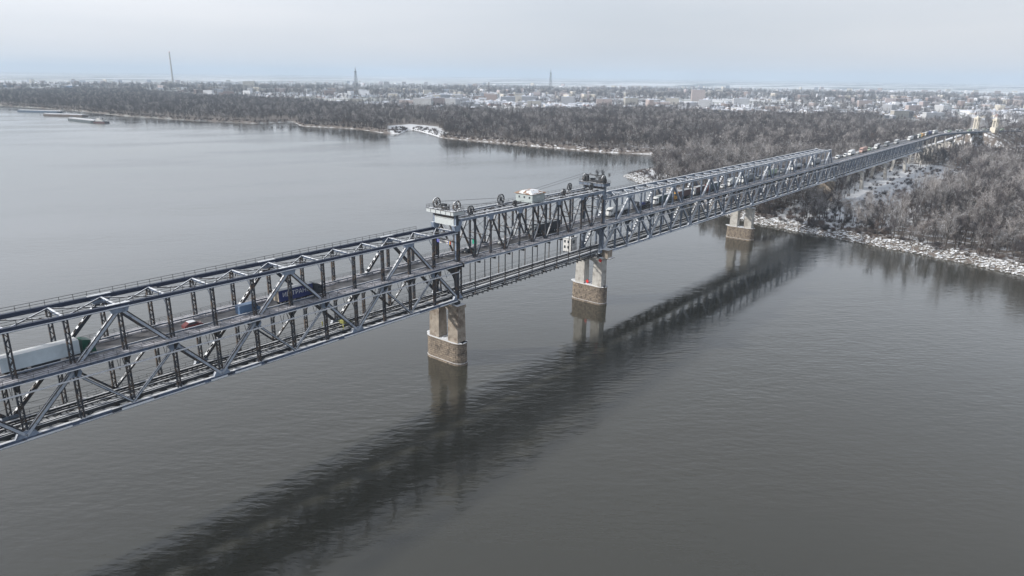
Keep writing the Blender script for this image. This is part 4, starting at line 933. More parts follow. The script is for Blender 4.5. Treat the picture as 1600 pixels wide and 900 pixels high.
# city edge: woods in front, town and fields behind
EDGE = np.array([(499,3435),(819,3461),(1130,3664),(1334,3459),(1222,2615),(1257,2216),(1213,1774),(1149,1392),(1179,1174),(1291,1051),(1472,974),(1640,915),(1690,799),(1632,589),(1706,452),(1800,351),(1730,211),(1800,135),(1797,-4),(1820,-168),(1820,-900)], float)
WOOD = np.vstack([SH[::-1], [(452, 3435)], EDGE, [(90, -1200)]])
inw = inside(vv[:, 0], vv[:, 1], WOOD)
zone = np.where(inw, 0.0, 1.0); bare = np.zeros(len(vv))
for p in SNOWF: bare = np.maximum(bare, inside(vv[:, 0], vv[:, 1], p).astype(float))
mud = np.clip((vv[:, 1]-150)/800, 0, 1)*.8+.4; mud = np.where(inw, mud, 0)
for nm, arr in (('zone', zone), ('bare', bare*np.where(vv[:, 1] > 100, .78, .85)), ('mud', mud)):
    at = me.attributes.new(nm, 'FLOAT', 'POINT'); at.data.foreach_set('value', arr)
me.materials.append(GROUND); g = bpy.data.objects.new('ground', me); C.objects.link(g); tag(g, kind='structure')
mb = MB(); mb.add([(-3000, -3000, 0), (5000, -3000, 0), (5000, 9000, 0), (-3000, 9000, 0)], [(0, 1, 2, 3)]); tag(mb.build('river_water', WATER), kind='structure')
mb = MB(); p3 = [(x, y, 30.45-.018*s) for (x, y), s in zip(EMB, [0, 127, 382, 923, 1726])]; p3 = [p for p in p3 if p[2] > 6]; ribbon(mb, p3, -5, 5, 0, .25); tag(mb.build('approach_road', SNOWD), kind='structure')

def gh(x, y): return float(height(np.array([x], float), np.array([y], float))[0])

# ------------------------------------------------------------------ trees
BARK = mat('bark', (.07, .06, .055), .9, 0, .25, .6, snow=(.55, .7), rand=.3)
TWIG = mat('twigs', (.078, .070, .076), .9, 0, .3, .03, snow=(.30, .35), rand=.45)
TWIGW = mat('frosted_twigs', (.27, .25, .245), .9, 0, .3, .03, snow=(.55, .35), rand=.4)
SHRUB = mat('shrub_twigs', (.11, .082, .072), .9, 0, .2, .05, snow=(.3, .35), rand=.4)
def tube(V, F, p, q, r0, r1, n=3):
    d = (q-p); 
    if d.length < 1e-5: return
    d.normalize(); a = d.orthogonal().normalized(); b = d.cross(a); o = len(V)
    for c, r in ((p, r0), (q, r1)):
        for i in range(n):
            t = 6.2832*i/n; V.append((c+a*math.cos(t)*r+b*math.sin(t)*r)[:])
    for i in range(n): F.append((o+i, o+(i+1) % n, o+n+(i+1) % n, o+n+i))
def tree_mesh(seed, h, spread, lod, crown_mat):
    rnd = random.Random(seed); TV, TF, CV, CF = [], [], [], []
    def rv(s=1): return Vector((rnd.gauss(0, s), rnd.gauss(0, s), rnd.gauss(0, s)))
    p = Vector((0, 0, -.4)); d = Vector((rnd.gauss(0, .06), rnd.gauss(0, .06), 1)); pts = [p]
    for k in range(5): d = (d+rv(.07)).normalized(); d.z = abs(d.z); p = p+d*h*.155; pts.append(p)
    r0 = h*.018
    for k in range(5): tube(TV, TF, pts[k], pts[k+1], r0*(1-k*.17), r0*(1-(k+1)*.17), 6 if lod == 0 else 3)
    nl, ns, nt = ((10, 7, 9), (8, 6, 8))[lod]
    tw = (.034, .085)[lod]
    for i in range(nl):
        t = rnd.uniform(1.1, 5) if i else 5; k = min(4, int(t)); base = pts[k].lerp(pts[k+1], t-k) if k < 5 and t < 5 else pts[5]
        a = rnd.uniform(0, 6.28); out = Vector((math.cos(a), math.sin(a), 0)); ln = h*rnd.uniform(.30, .50)*(1.1-.07*t)
        dd = (out*spread*rnd.uniform(.6, 1.1)+Vector((0, 0, rnd.uniform(.7, 1.2)))).normalized()
        if i == 0: dd = Vector((rnd.gauss(0, .2), rnd.gauss(0, .2), 1)).normalized(); ln = h*.28
        mid = base+dd*ln*.5+rv(.2); dd2 = (dd+Vector((0, 0, .35))+rv(.12)).normalized(); end = mid+dd2*ln*.5
        rl = r0*.42
        tube(TV, TF, base, mid, rl, rl*.65); tube(TV, TF, mid, end, rl*.65, rl*.25)
        for j in range(ns):
            u = rnd.uniform(.25, 1); b0 = base.lerp(mid, u*2) if u < .5 else mid.lerp(end, u*2-1)
            d3 = (dd2+rv(.55)).normalized(); d3.z = d3.z*.8+.25; l3 = ln*rnd.uniform(.28, .5); e3 = b0+d3*l3
            tube(CV, CF, b0, e3, rl*.28, rl*.08)
            for m in range(nt):
                v = rnd.uniform(.15, 1); c0 = b0.lerp(e3, v); d4 = (d3+rv(.6)).normalized(); d4.z += .15; l4 = h*rnd.uniform(.05, .10)*(1.25 if lod else 1); e4 = c0+d4*l4
                sd = d4.cross(Vector((rnd.gauss(0, 1), rnd.gauss(0, 1), rnd.gauss(0, 1)))).normalized()*tw
                o = len(CV); CV += [(c0-sd)[:], (c0+sd)[:], e4[:]]; CF.append((o, o+1, o+2))
                if lod == 0:
                    for z in range(2):
                        g0 = c0.lerp(e4, rnd.uniform(.2, .9)); g1 = g0+(d4+rv(.7)).normalized()*l4*.6; sg = sd*.7
                        o = len(CV); CV += [(g0-sg)[:], (g0+sg)[:], g1[:]]; CF.append((o, o+1, o+2))
    out = []
    for nme, V, F, mm in (('trunk', TV, TF, BARK), ('crown', CV, CF, crown_mat)):
        me = bpy.data.meshes.new(nme); me.from_pydata(V, [], F); me.materials.append(mm); me.update(); out.append(me)
    return out
def bush_mesh(seed, h, lod, m):
    rnd = random.Random(seed); V, F = [], []
    for i in range(26):
        a = rnd.uniform(0, 6.28); d = Vector((math.cos(a)*rnd.uniform(.2, 1), math.sin(a)*rnd.uniform(.2, 1), rnd.uniform(.6, 1.3))).normalized(); e = d*h*rnd.uniform(.6, 1)
        b = Vector((rnd.gauss(0, h*.2), rnd.gauss(0, h*.2), -.2)); tube(V, F, b, b+e, .05, .02)
        for j in range(12):
            c = b+e*rnd.uniform(.2, 1); dd = (d+Vector((rnd.gauss(0, .7), rnd.gauss(0, .7), rnd.gauss(0, .5)))).normalized(); s = dd.cross(Vector((rnd.random(), rnd.random(), rnd.random()))).normalized()*.035
            o = len(V); V += [(c-s)[:], (c+s)[:], (c+dd*h*.3)[:]]; F.append((o, o+1, o+2))
    me = bpy.data.meshes.new('crown'); me.from_pydata(V, [], F); me.materials.append(m); me.update(); return me
HI = [tree_mesh(10+i, [17, 20, 15, 18, 13, 16][i], [.8, .6, 1.0, .8, 1.1, .7][i], 0, [TWIG, TWIGW, TWIGW, TWIG, SHRUB, TWIGW][i]) for i in range(6)]
LO = [tree_mesh(40+i, [16, 19, 14, 17, 12][i], [.9, .7, 1.1, .9, 1.2][i], 1, [TWIG, TWIG, TWIG, TWIGW, SHRUB][i]) for i in range(5)]
BU = [bush_mesh(80+i, [2.6, 3.6, 2.0][i], 0, [SHRUB, TWIG, SHRUB][i]) for i in range(3)]

def join(ms, name):
    V, F, MI, o = [], [], [], 0; me = bpy.data.meshes.new(name)
    for k, m in enumerate(ms):
        V += [v.co[:] for v in m.vertices]; F += [tuple(i+o for i in p.vertices) for p in m.polygons]; MI += [k]*len(m.polygons); o = len(V)
    me.from_pydata(V, [], F)
    for m in ms: me.materials.append(m.materials[0])
    me.polygons.foreach_set('material_index', MI); me.update(); return me
def src_collection(name, meshes):
    col = bpy.data.collections.new(name)
    for i, m in enumerate(meshes):
        o = bpy.data.objects.new('%s_source_%d' % (name, i), m); col.objects.link(o)
    return col
COL_HI = src_collection('a_trees_near', [join(m, 'tree') for m in HI]); COL_LO = src_collection('b_trees_far', [join(m, 'tree') for m in LO]); COL_BU = src_collection('c_bushes', BU)
def scatter(name, col, pts, rot, scl, which, label):
    me = bpy.data.meshes.new(name); me.vertices.add(len(pts)); me.vertices.foreach_set('co', np.asarray(pts, dtype=np.float32).ravel())
    for nm, a, ty in (('rot', rot, 'FLOAT'), ('scl', scl, 'FLOAT')):
        at = me.attributes.new(nm, ty, 'POINT'); at.data.foreach_set('value', np.asarray(a, dtype=np.float32))
    at = me.attributes.new('which', 'INT', 'POINT'); at.data.foreach_set('value', np.asarray(which, dtype=np.int32))
    o = bpy.data.objects.new(name, me); C.objects.link(o)
    gn = bpy.data.node_groups.new(name, 'GeometryNodeTree'); gn.interface.new_socket('Geometry', in_out='INPUT', socket_type='NodeSocketGeometry'); gn.interface.new_socket('Geometry', in_out='OUTPUT', socket_type='NodeSocketGeometry')
    N = gn.nodes.new; L = gn.links.new; gi = N('NodeGroupInput'); go = N('NodeGroupOutput'); ip = N('GeometryNodeInstanceOnPoints'); ci = N('GeometryNodeCollectionInfo')
    ci.inputs['Collection'].default_value = col; ci.inputs['Separate Children'].default_value = True; ci.inputs['Reset Children'].default_value = True
    def att(nm, ty): n = N('GeometryNodeInputNamedAttribute'); n.data_type = ty; n.inputs['Name'].default_value = nm; return n.outputs[0]
    cx = N('ShaderNodeCombineXYZ'); L(att('rot', 'FLOAT'), cx.inputs[2])
    m2p = N('GeometryNodeMeshToPoints'); L(gi.outputs[0], m2p.inputs[0])
    L(m2p.outputs[0], ip.inputs['Points']); L(ci.outputs[0], ip.inputs['Instance']); ip.inputs['Pick Instance'].default_value = True
    L(att('which', 'INT'), ip.inputs['Instance Index']); L(cx.outputs[0], ip.inputs['Rotation']); L(att('scl', 'FLOAT'), ip.inputs['Scale']); L(ip.outputs[0], go.inputs[0])
    md = o.modifiers.new('scatter', 'NODES'); md.node_group = gn
    tag(o, label, kind='stuff'); return o

rng = np.random.default_rng(7)
fwn = np.array([math.cos(yaw), math.sin(yaw)])
def in_view(x, y, half=45):
    a = np.degrees(np.arctan2(y-CAM.y, x-CAM.x))-39.56; return np.abs(a) < half
def candidates(x0, x1, y0, y1, n):
    return rng.uniform(x0, x1, n), rng.uniform(y0, y1, n)
def tree_sites(n, x0, x1, y0, y1, sp):
    # jittered grid
    nx = int((x1-x0)/sp); ny = int((y1-y0)/sp); X, Y = np.meshgrid(x0+np.arange(nx)*sp, y0+np.arange(ny)*sp)
    X = X.ravel()+rng.uniform(-.6, .6, X.size)*sp; Y = Y.ravel()+rng.uniform(-.6, .6, Y.size)*sp
    k = inside(X, Y, WOOD) & in_view(X, Y); X, Y = X[k], Y[k]; sd_ = shore_dist(X, Y); k = sd_ > 3.5+rng.uniform(0, 7, X.size); X, Y = X[k], Y[k]
    k = np.ones(X.size, bool)
    for c in CLEAR: k &= ~inside(X, Y, c)
    k &= ~((X < 760) & (Y > -2.5) & (Y < 12)); k &= ~((X > 700) & (Y > -4) & (Y < 14))
    dd, _ = poly_dist(X, Y, key2); k &= dd > 11
    dd, _ = poly_dist(X, Y, EMB); k &= dd > 14
    dd, _ = poly_dist(X, Y, EMB2); k &= dd > 14
    return X[k], Y[k]
key2 = [(a, b) for a, b, c in key]
FLOOD = [(429, 225), (434, 222), (432, 213)]
X1, Y1 = tree_sites(0, 250, 760, -900, 420, 4.9)
d = np.hypot(X1-CAM.x, Y1-CAM.y)
k = d < 860; X1, Y1 = X1[k], Y1[k]
# thin by clumps, so snow shows between
cl = np.array([mnoise.noise(Vector((x*.016, y*.016, 3.1))) for x, y in zip(X1, Y1)])
k = (cl > -.33) & (rng.random(X1.size) < np.clip(.85+cl*1.3, .35, 1)); X1, Y1 = X1[k], Y1[k]
# row of taller trees with visible trunks along the rocky bank
d = np.hypot(X1-CAM.x, Y1-CAM.y); o = np.argsort(d); X1, Y1 = X1[o], Y1[o]
H1 = height(X1, Y1); NI = 296
for i in range(NI):
    v = int(rng.integers(0, 6)); x, y, z = float(X1[i]), float(Y1[i]), float(H1[i])
    T = bpy.data.objects.new('bare_tree', None); C.objects.link(T); T.location = (x, y, z); T.rotation_euler = (0, 0, rng.uniform(0, 6.28)); s = rng.uniform(.55, 1.18); T.scale = (s, s, s*rng.uniform(.9, 1.1))
    grey = v in (1, 2, 5)
    tag(T, 'pale frosted bare tree in the near wood right of the bridge' if grey else 'brown-grey bare tree in the near wood right of the bridge', 'tree', 'bare trees of the near wood, pale' if grey else 'bare trees of the near wood, brown')
    for me in HI[v]:
        o = bpy.data.objects.new(me.name.split('.')[0], me); C.objects.link(o); o.parent = T
n = len(X1)-NI
scatter('wood_beyond_bank', COL_HI, np.stack([X1[NI:], Y1[NI:], H1[NI:]], -1), rng.uniform(0, 6.28, n), rng.uniform(.5, 1.2, n), rng.integers(0, 6, n), 'bare snow-dusted wood behind the near bank trees')
# far woods
X2, Y2 = tree_sites(0, 430, 2000, -900, 3700, 7.4)
d = np.hypot(X2-CAM.x, Y2-CAM.y); k = d >= 860; X2, Y2, d = X2[k], Y2[k], d[k]
k = rng.random(X2.size) < np.where(d < 1400, 1.0, .62)
# scrappier, snowier country towards the right behind the curve
thin = (Y2 < 260) & (X2 > 1150); cl = np.array([mnoise.noise(Vector((x*.006, y*.006, 9.1))) for x, y in zip(X2, Y2)])
k &= ~(thin & (cl < .05)) 
gp = np.array([mnoise.noise(Vector((x*.02, y*.02, 1.4))) for x, y in zip(X2, Y2)]); k &= ~((gp < -.34) & (rng.random(X2.size) < .8))
X2, Y2, d = X2[k], Y2[k], d[k]; n = len(X2)
hv = np.array([mnoise.noise(Vector((x*.011, y*.011, 4.4)))+.6*mnoise.noise(Vector((x*.035, y*.035, 8.4))) for x, y in zip(X2, Y2)])
scatter('far_bank_forest', COL_LO, np.stack([X2, Y2, height(X2, Y2)], -1), rng.uniform(0, 6.28, n), np.clip(rng.uniform(.65, 1.15, n)+hv*.55, .35, 1.5)*np.where(d > 1400, .80, .92), rng.integers(0, 5, n), 'grey-brown bare forest along the far bank')
print('woods', len(X1), len(X2))
# bushes along banks
xs, ys = [], []
for i in range(len(SH)-1):
    a, b = SH[i], SH[i+1]; l = np.linalg.norm(b-a)
    if min(np.hypot(*(a-[CAM.x, CAM.y])), np.hypot(*(b-[CAM.x, CAM.y]))) > 2600 or l > 500: continue
    m = int(l/1.7); t = rng.random(m); nrm = np.array([b[1]-a[1], -(b[0]-a[0])])/l; off = rng.uniform(2.5, 22, m)
    for tt, oo in zip(t, off):
        for sgn in (1, -1):
            p = a+(b-a)*tt+nrm*oo*sgn; xs.append(p[0]); ys.append(p[1])
for _ in range(420): xs.append(rng.uniform(268, 350)); ys.append(rng.uniform(-62, 40))
for _ in range(330): xs.append(rng.uniform(350, 700)); ys.append(-26+rng.normal(0, 24))
xs, ys = np.array(xs), np.array(ys); sdx = shore_dist(xs, ys); k = (sdx > np.where(ys > 150, 1.5, 7)) & in_view(xs, ys) & ~((ys > -4) & (ys < 13) & (xs < 262)); xs, ys = xs[k], ys[k]; n = len(xs)
scatter('bank_undergrowth', COL_BU, np.stack([xs, ys, height(xs, ys)], -1), rng.uniform(0, 6.28, n), rng.uniform(.5, 1.3, n), rng.integers(0, 3, n), 'low leafless undergrowth along the river banks')

for (x, y), lab in zip(FLOOD, ('tallest flooded bush standing alone in the river behind the far lifting tower', 'small flooded bush right beside the tallest one in the river', 'flooded bush nearest the snowy spit')):
    T = thing('flooded_bush', lab, 'bush', (x, y, -.3), 0, 'flooded bushes in the river'); T.scale = (1.0, 1.0, 1.7) if 'tallest' in lab else (.7, .7, .8)
    o = bpy.data.objects.new('crown', BU[1]); C.objects.link(o); o.parent = T

# rocks of the bank
ROCK = mat('bank_rock', (.15, .135, .12), .9, 0, .4, .4, snow=(.56, .9), rand=.35)
import bmesh
RM = []
for i in range(5):
    bm = bmesh.new(); bmesh.ops.create_icosphere(bm, subdivisions=1, radius=1); rn = random.Random(i)
    for v in bm.verts: v.co = Vector((v.co.x*rn.uniform(.8, 1.5), v.co.y*rn.uniform(.7, 1.2), v.co.z*rn.uniform(.4, .8)))
    me = bpy.data.meshes.new('rock'); bm.to_mesh(me); bm.free(); me.materials.append(ROCK); RM.append(me)
COL_R = src_collection('d_rocks', RM)
xs, ys = [], []
for i in range(len(SH)-1):
    a, b = SH[i], SH[i+1]; l = np.linalg.norm(b-a)
    if b[1] > 210 or a[1] < -420: continue
    m = int(l*6.5); t = rng.random(m); nrm = np.array([b[1]-a[1], -(b[0]-a[0])])/l; off = rng.uniform(-1, 10.5, m)**1.0
    for tt, oo in zip(t, off):
        p = a+(b-a)*tt-nrm*oo; 
        xs.append(p[0]); ys.append(p[1])
xs, ys = np.array(xs), np.array(ys); sdx = shore_dist(xs, ys); k = (sdx > -.8) & (sdx < 14) & in_view(xs, ys); xs, ys = xs[k], ys[k]; n = len(xs)
scatter('riverbank_rubble', COL_R, np.stack([xs, ys, height(xs, ys)+.1], -1), rng.uniform(0, 6.28, n), rng.uniform(.35, 1.0, n)**1.5*1.5, rng.integers(0, 5, n), 'snow-capped broken rocks lining the near bank')
print('rocks', n)

# ------------------------------------------------------------------ town
def wallmat(name, c): return mat(name, c, .8, 0, .12, .02, rand=.2)
TW = [wallmat('town_wall_grey', (.30, .32, .36)), wallmat('town_wall_cream', (.46, .43, .38)), wallmat('town_wall_pink', (.36, .31, .31)), wallmat('town_wall_white', (.58, .59, .62)), wallmat('town_wall_brick', (.24, .19, .18))]
def facade(name, c, sx=3.2, sz=3.0):
    m = bpy.data.materials.new(name); m.use_nodes = True; nt = m.node_tree; b = nt.nodes['Principled BSDF']; N = nt.nodes.new; L = nt.links.new
    t = N('ShaderNodeTexCoord'); sp = N('ShaderNodeSeparateXYZ'); L(t.outputs['Object'], sp.inputs[0])
    ad = N('ShaderNodeMath'); ad.operation = 'ADD'; L(sp.outputs[0], ad.inputs[0]); L(sp.outputs[1], ad.inputs[1])
    def cell(v, s, a, bb):
        d = N('ShaderNodeMath'); d.operation = 'DIVIDE'; L(v, d.inputs[0]); d.inputs[1].default_value = s
        f = N('ShaderNodeMath'); f.operation = 'FRACT'; L(d.outputs[0], f.inputs[0])
        g = N('ShaderNodeMath'); g.operation = 'GREATER_THAN'; L(f.outputs[0], g.inputs[0]); g.inputs[1].default_value = a
        h = N('ShaderNodeMath'); h.operation = 'LESS_THAN'; L(f.outputs[0], h.inputs[0]); h.inputs[1].default_value = bb
        k = N('ShaderNodeMath'); k.operation = 'MULTIPLY'; L(g.outputs[0], k.inputs[0]); L(h.outputs[0], k.inputs[1]); return k.outputs[0]
    k = N('ShaderNodeMath'); k.operation = 'MULTIPLY'; L(cell(ad.outputs[0], sx, .3, .75), k.inputs[0]); L(cell(sp.outputs[2], sz, .3, .8), k.inputs[1])
    mx = N('ShaderNodeMix'); mx.data_type = 'RGBA'; L(k.outputs[0], mx.inputs[0]); mx.inputs[6].default_value = (*c, 1); mx.inputs[7].default_value = (.07, .08, .1, 1); L(mx.outputs[2], b.inputs['Base Color']); b.inputs['Roughness'].default_value = .7
    return m
FC = [facade('facade_grey', (.36, .37, .40)), facade('facade_cream', (.46, .44, .40)), facade('facade_pink', (.50, .42, .40)), facade('facade_white', (.55, .56, .58))]
ROOFS = mat('snowy_roof', (.62, .65, .72), .7, 0, .1, .05); ROOFT = mat('tile_roof', (.27, .15, .12), .8, 0, .2, .1, snow=(.66, .15))
BARN = mat('blue_shed_wall', (.10, .22, .42), .6)
def house_geo(mb, L_, Wd, h, rh, hip=False, m0=0, m1=1):
    mb.box(-L_/2, L_/2, -Wd/2, Wd/2, -1, h, m0); e = .4
    mb.add([(-L_/2-e, -Wd/2-e, h), (L_/2+e, -Wd/2-e, h), (L_/2+e, Wd/2+e, h), (-L_/2-e, Wd/2+e, h), (-L_/2-(0 if not hip else -3), 0, h+rh), (L_/2+(0 if not hip else -3), 0, h+rh)], [(0,3,2,1),(0,1,5,4),(2,3,4,5),(1,2,5),(3,0,4)], m1)
def building(name, label, cat, x, y, rz, kind, wallm, group=None, dims=None, cache={}):
    T = thing(name, label, cat, (x, y, gh(x, y)), rz, group)
    a = MB(); b = MB()
    L_, Wd, h = dims
    if kind == 'house':
        a.box(-L_/2, L_/2, -Wd/2, Wd/2, -1, h); e = .5; rh = Wd*.32
        b.add([(-L_/2-e, -Wd/2-e, h), (L_/2+e, -Wd/2-e, h), (L_/2+e, Wd/2+e, h), (-L_/2-e, Wd/2+e, h), (-L_/2-e, 0, h+rh), (L_/2+e, 0, h+rh)], [(0,3,2,1),(0,1,5,4),(2,3,4,5),(1,2,5),(3,0,4)])
        b.box(L_*.2-.4, L_*.2+.4, .6, 1.4, h+.5, h+rh+1)
        a.build('wall', wallm, T); b.build('roof', ROOFS if random.random() < .75 else ROOFT, T)
    elif kind == 'block':
        a.box(-L_/2, L_/2, -Wd/2, Wd/2, -1, h); a.build('wall', wallm, T)
        b.box(-L_/2-.4, L_/2+.4, -Wd/2-.4, Wd/2+.4, h, h+.6); b.box(-L_*.1, L_*.1, -Wd*.2, Wd*.2, h+.6, h+3.4); b.build('roof', ROOFS, T)
    else:
        a.box(-L_/2, L_/2, -Wd/2, Wd/2, -1, h); a.build('wall', wallm, T)
        b.add([(-L_/2-.5, -Wd/2-.5, h), (L_/2+.5, -Wd/2-.5, h), (L_/2+.5, Wd/2+.5, h), (-L_/2-.5, Wd/2+.5, h), (-L_/2-.5, 0, h+Wd*.12), (L_/2+.5, 0, h+Wd*.12)], [(0,3,2,1),(0,1,5,4),(2,3,4,5),(1,2,5),(3,0,4)]); b.build('roof', ROOFS, T)
    return T
random.seed(11)
face = R(39.56+90)   # long side across the view
building('apartment_block', 'large pinkish slab block standing alone behind the forest, centre right', 'apartment block', 2555, 1134, face, 'block', FC[2], None, (52, 16, 44))
building('apartment_block', 'wide cream block of flats behind the forest, left of the first lattice mast', 'apartment block', 1990, 3506, face, 'block', FC[1], None, (60, 18, 44))
building('apartment_block', 'white low block just behind the forest, left of the lattice mast', 'apartment block', 1618, 2692, face+.3, 'block', FC[3], None, (38, 16, 24))
building('apartment_block', 'dark tall block right of the first lattice mast', 'apartment block', 2500, 2960, face, 'block', FC[0], None, (26, 20, 50))
building('apartment_block', 'orange-cream block near the right, beyond the forest', 'apartment block', 3285, 560, face, 'block', facade('facade_orange', (.62, .42, .30)), None, (60, 18, 26))
building('warehouse', 'blue-sided shed with snow roof at the forest edge, far left', 'warehouse', 1316, 4037, face, 'shed', BARN, None, (150, 40, 12))
building('warehouse', 'second long blue-sided shed left of the bright white roofs', 'warehouse', 1100, 4400, face, 'shed', BARN, None, (170, 40, 12))
building('warehouse', 'bright white-roofed shed beside the dark brick chimney', 'warehouse', 1790, 1560, face, 'shed', TW[3], None, (95, 24, 9))
building('warehouse', 'grey long hall left of the dark brick chimney', 'warehouse', 1720, 1780, face, 'shed', TW[0], None, (70, 26, 10))
building('warehouse', 'low hall with very white roof right of the second lattice mast', 'warehouse', 1710, 1150, face, 'shed', TW[3], None, (60, 20, 8))
building('warehouse', 'long pale factory hall between the second mast and the pink block', 'warehouse', 2150, 1180, face, 'shed', TW[3], None, (170, 24, 11))
building('warehouse', 'white flat hall below the pink block', 'warehouse', 2350, 900, face, 'shed', TW[3], None, (60, 20, 8))
building('house', 'lone grey house with snowy roof at the clearing on the far bank', 'house', 776, 780, face, 'house', TW[0], None, (14, 9, 5))
def city_site():
    while True:
        a = R(39.56+rng.uniform(-37, 38)); d = float(rng.uniform(1750, 4200) if rng.random() < .8 else rng.uniform(4200, 7500)); x, y = CAM.x+d*math.cos(a), CAM.y+d*math.sin(a)
        if inside(np.array([x]), np.array([y]), WOOD)[0] or shore_dist(np.array([x]), np.array([y]))[0] < 20: continue
        if mnoise.noise(Vector((x*.0014, y*.0014, 2.0)))+ .25*mnoise.noise(Vector((x*.006, y*.006, 5.0))) < -.12: continue
        dd, _ = poly_dist(np.array([x]), np.array([y]), EMB)
        if dd[0] < 25: continue
        if poly_dist(np.array([x]), np.array([y]), EMB2)[0][0] < 25: continue
        return x, y, d
sites = sorted([city_site() for _ in range(6500)], key=lambda s: s[2])
nb = 0; nh = 0; rest = MB()
for i, (x, y, d) in enumerate(sites):
    ang_ = math.atan2(y-CAM.y, x-CAM.x); rel = math.degrees(ang_)-39.56
    big = random.random() < (.05 if d < 2600 else .10)
    rz = face+random.choice([0, 1.57])+random.gauss(0, .25)
    if nh < 215 and not big and d < 2600:
        wm = random.choice(TW)
        building('house', 'small snow-roofed house in the far town', 'house', x, y, rz, 'house', wm, 'small snow-roofed houses of the far town', (random.uniform(10, 17), random.uniform(8, 11), random.uniform(4, 8))); nh += 1
    elif big and nb < 60:
        building('apartment_block', 'mid-rise block of flats among the far town roofs', 'apartment block', x, y, face+random.choice([0, .2, -.2, 1.57]), 'block', random.choice(FC), 'blocks of flats in the far town', (random.uniform(24, 56), 13, random.choice([13, 16, 19, 25, 28]))); nb += 1
    else:
        z = 3.4 if d < 9000 else 3.4; c, s = math.cos(rz), math.sin(rz); m = random.randrange(5)
        t = MB()
        if big: hh = random.choice([12, 16, 22, 26]); t.box(-18, 18, -6, 6, -1, hh, m); t.box(-18.3, 18.3, -6.3, 6.3, hh, hh+.6, 5)
        elif random.random() < .07: t.box(-35, 35, -10, 10, -1, 8, 3); t.box(-35.5, 35.5, -10.5, 10.5, 8, 9.2, 5)
        else: house_geo(t, random.uniform(9, 16), random.uniform(8, 11), random.uniform(3.5, 7), 3.4, False, m, 5 if random.random() < .8 else 6)
        rest.add([(x+a*c-b*s, y+a*s+b*c, z+h) for a, b, h in t.v], [], 0); o = len(rest.v)-len(t.v)
        rest.f.extend([tuple(j+o for j in f) for f in t.f]); rest.m.extend(t.m)
ob = rest.build('distant_town', TW+[ROOFS, ROOFT]); tag(ob, 'hazy mass of farther town houses and flats', kind='stuff')
# trees among the houses
n = 24000; a = R(39.56)+np.radians(rng.uniform(-40, 42, n)); dd = rng.uniform(1650, 5200, n); X3 = CAM.x+dd*np.cos(a); Y3 = CAM.y+dd*np.sin(a)
k = ~inside(X3, Y3, WOOD) & (shore_dist(X3, Y3) > 20) & (poly_dist(X3, Y3, EMB)[0] > 16) & (poly_dist(X3, Y3, EMB2)[0] > 16)
cl = np.array([mnoise.noise(Vector((x*.004, y*.004, 7.7))) for x, y in zip(X3, Y3)]); k &= cl > -.22
X3, Y3, dd = X3[k], Y3[k], dd[k]; n = len(X3)
scatter('town_trees', COL_LO, np.stack([X3, Y3, height(X3, Y3)], -1), rng.uniform(0, 6.28, n), rng.uniform(.7, 1.2, n)*(1+(dd > 3000)*.5), rng.integers(0, 5, n), 'bare trees mingled with the far town roofs')

# chimneys and masts
def chimney(x, y, h, r, label, m):
    T = thing('factory_chimney', label, 'chimney', (x, y, gh(x, y))); 
    mb = MB(); mb.cyl((0, 0, -1), (0, 0, h), r, 16, r2=r*.62); mb.build('shaft', m, T)
    mb = MB(); mb.cyl((0, 0, h), (0, 0, h+2.5), r*.72, 16); mb.cyl((0, 0, h*.8), (0, 0, h*.8+2), r*.80, 16); mb.build('rim', RED if h > 100 else m, T)
chimney(2193, 4816, 215, 6.5, 'tall slender grey chimney rising above the horizon at far left', CONCG)
chimney(1856, 1633, 62, 2.4, 'short dark brick chimney in front of the town', mat('dark_brick', (.10, .09, .10), .8))
def mast(x, y, h, b, label):
    T = thing('lattice_mast', label, 'lattice mast', (x, y, gh(x, y)))
    for sx, sy in ((-1, -1), (1, -1), (1, 1), (-1, 1)):
        mb = MB(); mb.bar((sx*b, sy*b, -1), (sx*b*.3, sy*b*.3, h*.8), .8, .8); mb.build('leg', DARK, T)
    mb = MB(); n = 10
    for i in range(n):
        z0, z1 = h*.8*i/n, h*.8*(i+1)/n; a0 = b*(1-.7*i/n); a1 = b*(1-.7*(i+1)/n)
        c0 = [(-a0, -a0), (a0, -a0), (a0, a0), (-a0, a0)]; c1 = [(-a1, -a1), (a1, -a1), (a1, a1), (-a1, a1)]
        for k in range(4):
            j = (k+1) % 4; mb.bar((*c0[k], z0), (*c1[j], z1), .5, .5); mb.bar((*c0[j], z0), (*c1[k], z1), .5, .5); mb.bar((*c1[k], z1), (*c1[j], z1), .5, .5)
    mb.build('lattice', DARK, T)
    mb = MB(); mb.box(-b*.45, b*.45, -b*.45, b*.45, h*.8, h*.83); mb.bar((0, 0, h*.83), (0, 0, h*.95), 2.2, 2.2); mb.bar((0, 0, h*.95), (0, 0, h), 1.0, 1.0); mb.build('antenna', DARK, T)
mast(2184, 2826, 122, 10, 'lattice mast rising over the town, left of centre')
mast(3735, 2752, 135, 10, 'thinner lattice mast over the town, right of centre')

